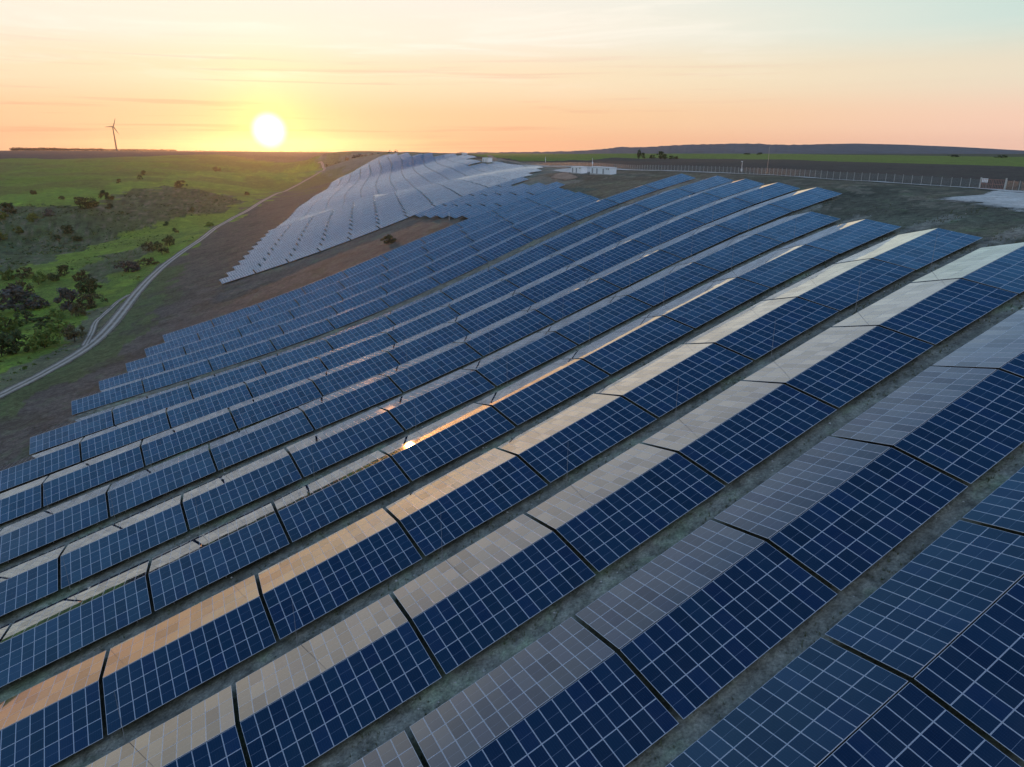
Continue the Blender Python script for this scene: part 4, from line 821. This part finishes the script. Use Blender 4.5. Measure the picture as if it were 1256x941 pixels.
def trunk_mesh(seed):
    rg = np.random.default_rng(seed); b = MB()
    b.tube([(0, 0, -.12), (.01, 0, .2), (.0, .02, .5)], [.035, .026, .014], 6)
    for i in range(5):
        a = rg.random() * 6.28; r = .22 + .16 * rg.random(); z = .18 + .2 * rg.random()
        b.tube([(0, 0, z), (r * .5 * math.cos(a), r * .5 * math.sin(a), z + .18), (r * math.cos(a), r * math.sin(a), z + .42)], [.018, .012, .004], 5)
    return b.mesh('trunk', M_BARK)
CROWN = {k: [crown_mesh(k, 10 * i + j, 24 + 3 * j) for j in range(4)] for i, k in enumerate(LEAF)}
TRUNK = [trunk_mesh(50 + i) for i in range(4)]
def bush(px, py, hpx, kind, label, wide=1.15, lift=0.0, cat='bush', name='bush', group='bushes on the valley side'):
    p = hit(px, py); d = math.hypot(*p); z = ground(*p) + ZC
    dep = p[1] * math.cos(PITCH) - (z - ZC) * math.sin(PITCH); h = max(hpx * dep / CAM_F * 1.22, 1.0)
    e = empty(name, (float(p[0]), float(p[1]), z), random.random() * 6.28); tag(e, label, cat, group)
    i = random.randrange(4)
    c = link(bpy.data.objects.new('crown', CROWN[kind][i]), e); c.scale = (h * wide, h * wide, h); c.location = (0, 0, h * lift - .05 * h)
    t = link(bpy.data.objects.new('trunk', TRUNK[i]), e); t.scale = (h, h, h)
BUSHES = [
 (48, 351, 14, 'green', 'small green tree with a bare trunk in the upper part of the bushy meadow', 1.0, .12),
 (33, 344, 12, 'brown', 'brown bush just left of the small tree with a bare trunk', 1.2, 0),
 (11, 346, 13, 'green', 'upright green bush near the left edge beneath the grey slope', 1.0, 0),
 (27, 368, 21, 'brown', 'tall brown tree rising above the big grey thicket at left', 1.0, .05),
 (20, 384, 27, 'grey', 'largest grey bare thicket at the left edge of the meadow', 1.5, 0),
 (49, 379, 11, 'grey', 'low slate grey bush right of the big grey thicket', 1.4, 0),
 (33, 396, 14, 'dark', 'dark bush in shade beneath the big grey thicket', 1.4, 0),
 (86, 382, 25, 'grey', 'smoky blue grey bare tree in the middle of the meadow', 1.0, .05),
 (110, 363, 19, 'dark', 'dark round tree right behind the smoky grey one', 1.1, .05),
 (101, 346, 12, 'brown', 'pale brown bush on top of the meadow rise behind the dark round tree', 1.1, 0),
 (113, 377, 15, 'brown', 'wide brown bush below the dark round tree, nearest the track bend', 1.7, 0),
 (97, 388, 15, 'brown', 'brown bush at the right foot of the smoky grey tree', 1.0, 0),
 (70, 393, 13, 'green', 'round green bush left below the smoky grey tree', 1.3, 0),
 (73, 409, 17, 'green', 'large green bush between the smoky tree and the track', 1.2, 0),
 (54, 399, 9, 'dark', 'low dark bush in the hollow, upper of two', 1.7, 0),
 (51, 405, 8, 'dark', 'low dark bush in the hollow, lower of two', 1.6, 0),
 (55, 427, 21, 'green', 'broad olive bush standing alone near the track', 1.25, 0),
 (92, 419, 18, 'brown', 'olive tree with leaning trunk closest to the track on its left', 1.1, .12),
 (9, 407, 21, 'green', 'olive bush on the left edge above the dark pair', 1.3, 0),
 (19, 434, 25, 'dark', 'tall dark bush at the lower left, right one of the pair', 1.1, 0),
 (2, 437, 22, 'dark', 'dark bush cut by the left edge, left one of the pair', 1.1, 0),
 (66, 346, 9, 'dark', 'small dark bush on the meadow below the grass ramp', 1.4, 0),
 (80, 339, 11, 'dark', 'dark olive bush on the crest of the grass ramp', 1.5, 0),
 (158, 334, 13, 'grey', 'grey brown bare bush in the hollow above the track', 1.6, 0),
 (183, 325, 8, 'brown', 'low spreading bush beneath the row of three round bushes', 2.0, 0),
 (184, 309, 11, 'brown', 'left bush of the three round bushes above the track', 1.0, 0),
 (199, 312, 14, 'dark', 'middle and largest of the three round bushes above the track', 1.0, .05),
 (208, 301, 11, 'dark', 'right bush of the three round bushes above the track', 1.0, 0),
 (216, 286, 6, 'dark', 'small bush on the grass uphill of the three round bushes', 1.0, 0),
 (204, 279, 5, 'dark', 'tiny bush at the lower end of the grey slope', 1.0, 0),
 (258, 278, 6, 'green', 'tiny green bush alone on the grass beside the track', 1.2, 0),
 (235, 260, 6, 'dark', 'tiny dark bush on the bright grass below the eroded slope', 1.0, 0),
 (303, 240, 4, 'brown', 'tiny bush in the orange lit grass beneath the sun', 1.5, 0),
 (266, 210, 6, 'brown', 'lone bare shrub on the plateau edge left of the sun', 1.2, 0),
 (222, 231, 8, 'dark', 'dark bush in the top of the eroded gully', 1.4, 0),
 (218, 229, 5, 'brown', 'brown shrub touching the dark bush in the eroded gully', 1.4, 0),
 (176, 214, 5, 'dark', 'upper of two tiny bushes on the green plateau edge', 1.0, 0),
 (172, 220, 5, 'dark', 'lower of two tiny bushes on the green plateau edge', 1.0, 0),
 (146, 225, 5, 'dark', 'tiny bush left of the two on the green plateau edge', 1.0, 0),
 (131, 245, 11, 'dark', 'dark bush on the upper lip of the grey slope', 1.2, 0),
 (134, 256, 6, 'dark', 'small bush hanging below the dark lip bush of the grey slope', 1.2, 0),
 (108, 256, 12, 'dark', 'wide dark bush cluster on the grey slope, left of the lip bush', 1.6, 0),
 (98, 250, 8, 'dark', 'low bush left of the wide dark cluster on the grey slope', 1.5, 0),
 (83, 286, 9, 'dark', 'dark bush halfway down the grey slope', 1.6, 0),
 (70, 295, 6, 'dark', 'small dark bush low on the grey slope, left of two', 1.6, 0),
 (94, 294, 6, 'dark', 'small dark bush low on the grey slope, right of two', 1.7, 0),
 (41, 272, 9, 'yellow', 'yellowish bush high on the shaded left slope', 1.1, 0),
 (23, 286, 8, 'yellow', 'yellowish bush lower on the shaded left slope', 1.1, 0),
 (10, 262, 12, 'dark', 'dark bush at the top of the shaded left slope', 1.5, 0),
 (3, 270, 10, 'green', 'green bush on the left edge of the shaded slope', 1.2, 0),
 (60, 266, 8, 'grey', 'pale grey bush on the shaded left slope', 1.1, 0),
 (1, 295, 9, 'yellow', 'yellow green bush cut by the left edge halfway down', 1.2, 0),
 (41, 237, 5, 'brown', 'tiny bare shrub on the left plateau edge', 1.2, 0),
 (76, 244, 4, 'brown', 'tiny shrub near the brink of the left plateau', 1.4, 0),
 (477, 299, 10, 'brown', 'reddish bare shrub on the soil wedge between the two fields', 1.3, 0),
]
for (px, py, h, kd, lab, wd, lf) in BUSHES: bush(px, py, h, kd, lab, wd, lf)
PL = [(783.5, 194.8, 9.5, 'dark', 'slim poplar on the plain beyond the fence', .38), (788.5, 194.8, 6, 'dark', 'short dark tree right of the slim poplar', .8),
      (800, 195, 4.5, 'dark', 'low bush between the two dark tree pairs beyond the fence', 1.2), (810, 195.5, 8.0, 'dark', 'largest dark round tree on the plain beyond the fence', .95),
      (815, 195.8, 5.5, 'dark', 'smaller dark tree touching the largest one beyond the fence', 1.1), (823, 195.4, 3.5, 'dark', 'low shrub right of the dark trees beyond the fence', 1.7), (829, 195.2, 3, 'brown', 'last faint shrub right of the dark trees beyond the fence', 1.8)]
for (px, py, h, kd, lab, wd) in PL: bush(px, py, h, kd, lab, wd, .05, 'tree', 'field_tree', 'trees on the plain')
for (px, py, h, wd, lab) in [(1170, 192.8, 2.4, 5, 'long low hedge at the far side of the green strip'), (1228, 193.6, 3.0, 3.6, 'dark hedge clump on the green strip near the right edge'), (932, 189.8, 2.2, 3, 'dark hedge clump at the foot of the hills'), (916, 189.6, 1.6, 4, 'faint low hedge left of the clump at the hill foot')]:
    bush(px, py, h, 'dark', lab, wd, 0, 'hedge', 'hedge', 'hedges by the green strip')

M_WOODS = mat('far_wood_twigs', (.032, .026, .030), .95, scale=.02)
def build_woods():
    """far woods along the left and middle skyline: one mass of leaf clumps"""
    rg = np.random.default_rng(5); b = MB()
    def clump(px, dist, h, n=26, w=1.6):
        v_ = ray(px, 181); v_ = v_ / math.hypot(v_[0], v_[1]); x, y = v_[0] * dist, v_[1] * dist; z = ground(x, y) + ZC
        for i in range(n):
            d = rg.normal(size=3); d /= np.linalg.norm(d); p = np.array([x, y, z + h * .42]) + d * np.array([h * w * .5, h * .7, h * .55]) * rg.random() ** .5
            s = h * (.07 + .09 * rg.random()); e1 = rg.normal(size=3); e1 /= np.linalg.norm(e1); e2 = np.cross(e1, d); e2 /= np.linalg.norm(e2) + 1e-6
            b.quad(*(tuple(p + e1 * s * a + e2 * s * c) for a, c in ((-1, -1), (1, -1), (1, 1), (-1, 1))))
    for px in np.arange(13, 215, .8): clump(px + rg.random(), 3750 + 250 * rg.random(), (11 + 5 * rg.random()) * (.95 if px < 75 else .8 if px < 125 else .6))
    for px in np.arange(215, 400, 2.2): clump(px + rg.random(), 3600 + 150 * rg.random(), 3 + 4 * rg.random(), 14)
    for px in np.arange(398, 500, 1.5): clump(px + rg.random() * 2, 1330 + 120 * rg.random(), 2.5 + 5.5 * rg.random() ** 2, 16, 1.1)
    for px in np.arange(500, 700, 5.5): clump(px + rg.random() * 5, 1380 + 60 * rg.random(), 1.2 + 2.0 * rg.random(), 12, 1.6)
    tag(b.obj('far_woods', M_WOODS), 'thin dark line of far woods along the left skyline', 'woods', kind='stuff')
build_woods()

def build_scrub():
    """low scrub and dead weeds on the eroded valley side, too many to count"""
    rg = np.random.default_rng(9)
    for nm, key, poly, n, lab in (('scrub', 'dark', GULLY, 1500, 'low dark scrub scattered over the eroded valley side'), ('weeds', 'green', LEFT, 2600, 'pale green weed clumps scattered through the valley grass')):
        b = MB(); lo, hi = poly.min(0), poly.max(0)
        if nm == 'weeds': lo, hi = np.array([-420., 120.]), np.array([-20., 620.])
        P = lo + (hi - lo) * rg.random((n * 6, 2)); P = P[inpoly(poly, P[:, 0], P[:, 1])]
        if nm == 'weeds': P = P[polydist(TRACK, P[:, 0], P[:, 1]) > 6]
        P = P[(fbm(P[:, 0], P[:, 1], 30, 3) > -.02)][:n]
        for p in P:
            z = ground(*p) + ZC; r = (.5 + 1.1 * rg.random() ** 2) * (1 if nm == 'scrub' else .7)
            for q in range(9):
                d = rg.normal(size=3); d[2] = abs(d[2]); d /= np.linalg.norm(d); c = np.array([p[0], p[1], z]) + d * r * np.array([1.3, 1.3, .7]) * rg.random()
                s = r * (.16 + .2 * rg.random()); e1 = rg.normal(size=3); e1 /= np.linalg.norm(e1); e2 = np.cross(e1, d); e2 /= np.linalg.norm(e2) + 1e-6
                b.quad(*(tuple(c + e1 * s * a + e2 * s * k) for a, k in ((-1, -1), (1, -1), (1, 1), (-1, 1))))
        tag(b.obj(nm, LEAF[key]), lab, 'scrub', kind='stuff')
build_scrub()
M_TUFT = leaf_material('dry_grass', (.10, .115, .06), (.16, .16, .10), (.085, .12, .05))
def build_tufts():
    """grass and weeds in the lanes between the nearest rows"""
    rg = np.random.default_rng(21); b = MB(); pitch = ROWS[3][1] - ROWS[2][1]
    lanes = [ROWS[k][1] + pitch / 2 for k in range(0, 8)] + [ROWS[9][1] + 10]
    for li, u0 in enumerate(lanes):
        n = 1500 if li < 4 else 700
        for i in range(n):
            s = rg.uniform(-30 if li > 2 else 0, 125); u = u0 + rg.normal() * 1.7
            if vnoise(np.array([u / 1.7 + 40]), np.array([s / 2.3 + 60]))[0] < .45: continue
            p = TX * s + NX * u; z = ground(*p) + ZC; h = .10 + .26 * rg.random() ** 2
            for q in range(6):
                a = rg.random() * 6.28; w = .012 + .02 * rg.random(); o = np.array([math.cos(a), math.sin(a), 0]); t = np.array([-o[1], o[0], 0]); base = np.array([p[0], p[1], z - .02]) + o * .10 * rg.random()
                tip = base + o * h * .6 * rg.random() + np.array([0, 0, h])
                b.quad(tuple(base - t * w), tuple(base + t * w), tuple(tip + t * w * .3), tuple(tip - t * w * .3))
    tag(b.obj('grass_tufts', M_TUFT), 'dry grass tufts and weeds in the lanes between the panel rows', 'grass', kind='stuff')
build_tufts()
def build_stones():
    rg = np.random.default_rng(31); b = MB(); pitch = ROWS[3][1] - ROWS[2][1]
    for k in range(0, 6):
        for i in range(110):
            s = rg.uniform(0, 120); p = TX * s + NX * (ROWS[k][1] + pitch / 2 + rg.normal() * 1.6); z = ground(*p) + ZC; r = .04 + .12 * rg.random() ** 3
            c = np.array([p[0], p[1], z + r * .2]); V = [c + r * np.array(q) * (.7 + .6 * rg.random(3)) for q in ((1, 0, 0), (0, 1, 0), (-1, 0, 0), (0, -1, 0), (0, 0, .8))]
            for a, d in ((0, 1), (1, 2), (2, 3), (3, 0)): b.quad(tuple(V[a]), tuple(V[d]), tuple(V[4]), tuple(V[4] + .001))
    tag(b.obj('stones', M_POST), 'small pale stones strewn in the lanes between panel rows', 'stones', kind='stuff')
build_stones()

# ------------------------------------------------------------------ evening haze: one closed box of thin air round everything
def build_haze():
    m = bpy.data.materials.new('haze'); m.use_nodes = True; T = NT(m.node_tree); out = T.n('ShaderNodeOutputMaterial')
    p = T.n('ShaderNodeVolumePrincipled'); p.inputs['Color'].default_value = (.95, .93, .92, 1); p.inputs['Density'].default_value = HAZE; p.inputs['Anisotropy'].default_value = HAZE_G
    T.l(p.outputs[0], out.inputs['Volume'])
    top = ZC + 75; bot = min(float(Z.min()) + ZC, 0) - 60
    b = MB(); b.box(-9000, 9000, -9000, 9000, bot, top); tag(b.obj('haze', m), 'thin warm evening haze over the valley', 'haze', kind='stuff')
HAZE, HAZE_G = 0.000024, 0.85
if HAZE > 0: build_haze()
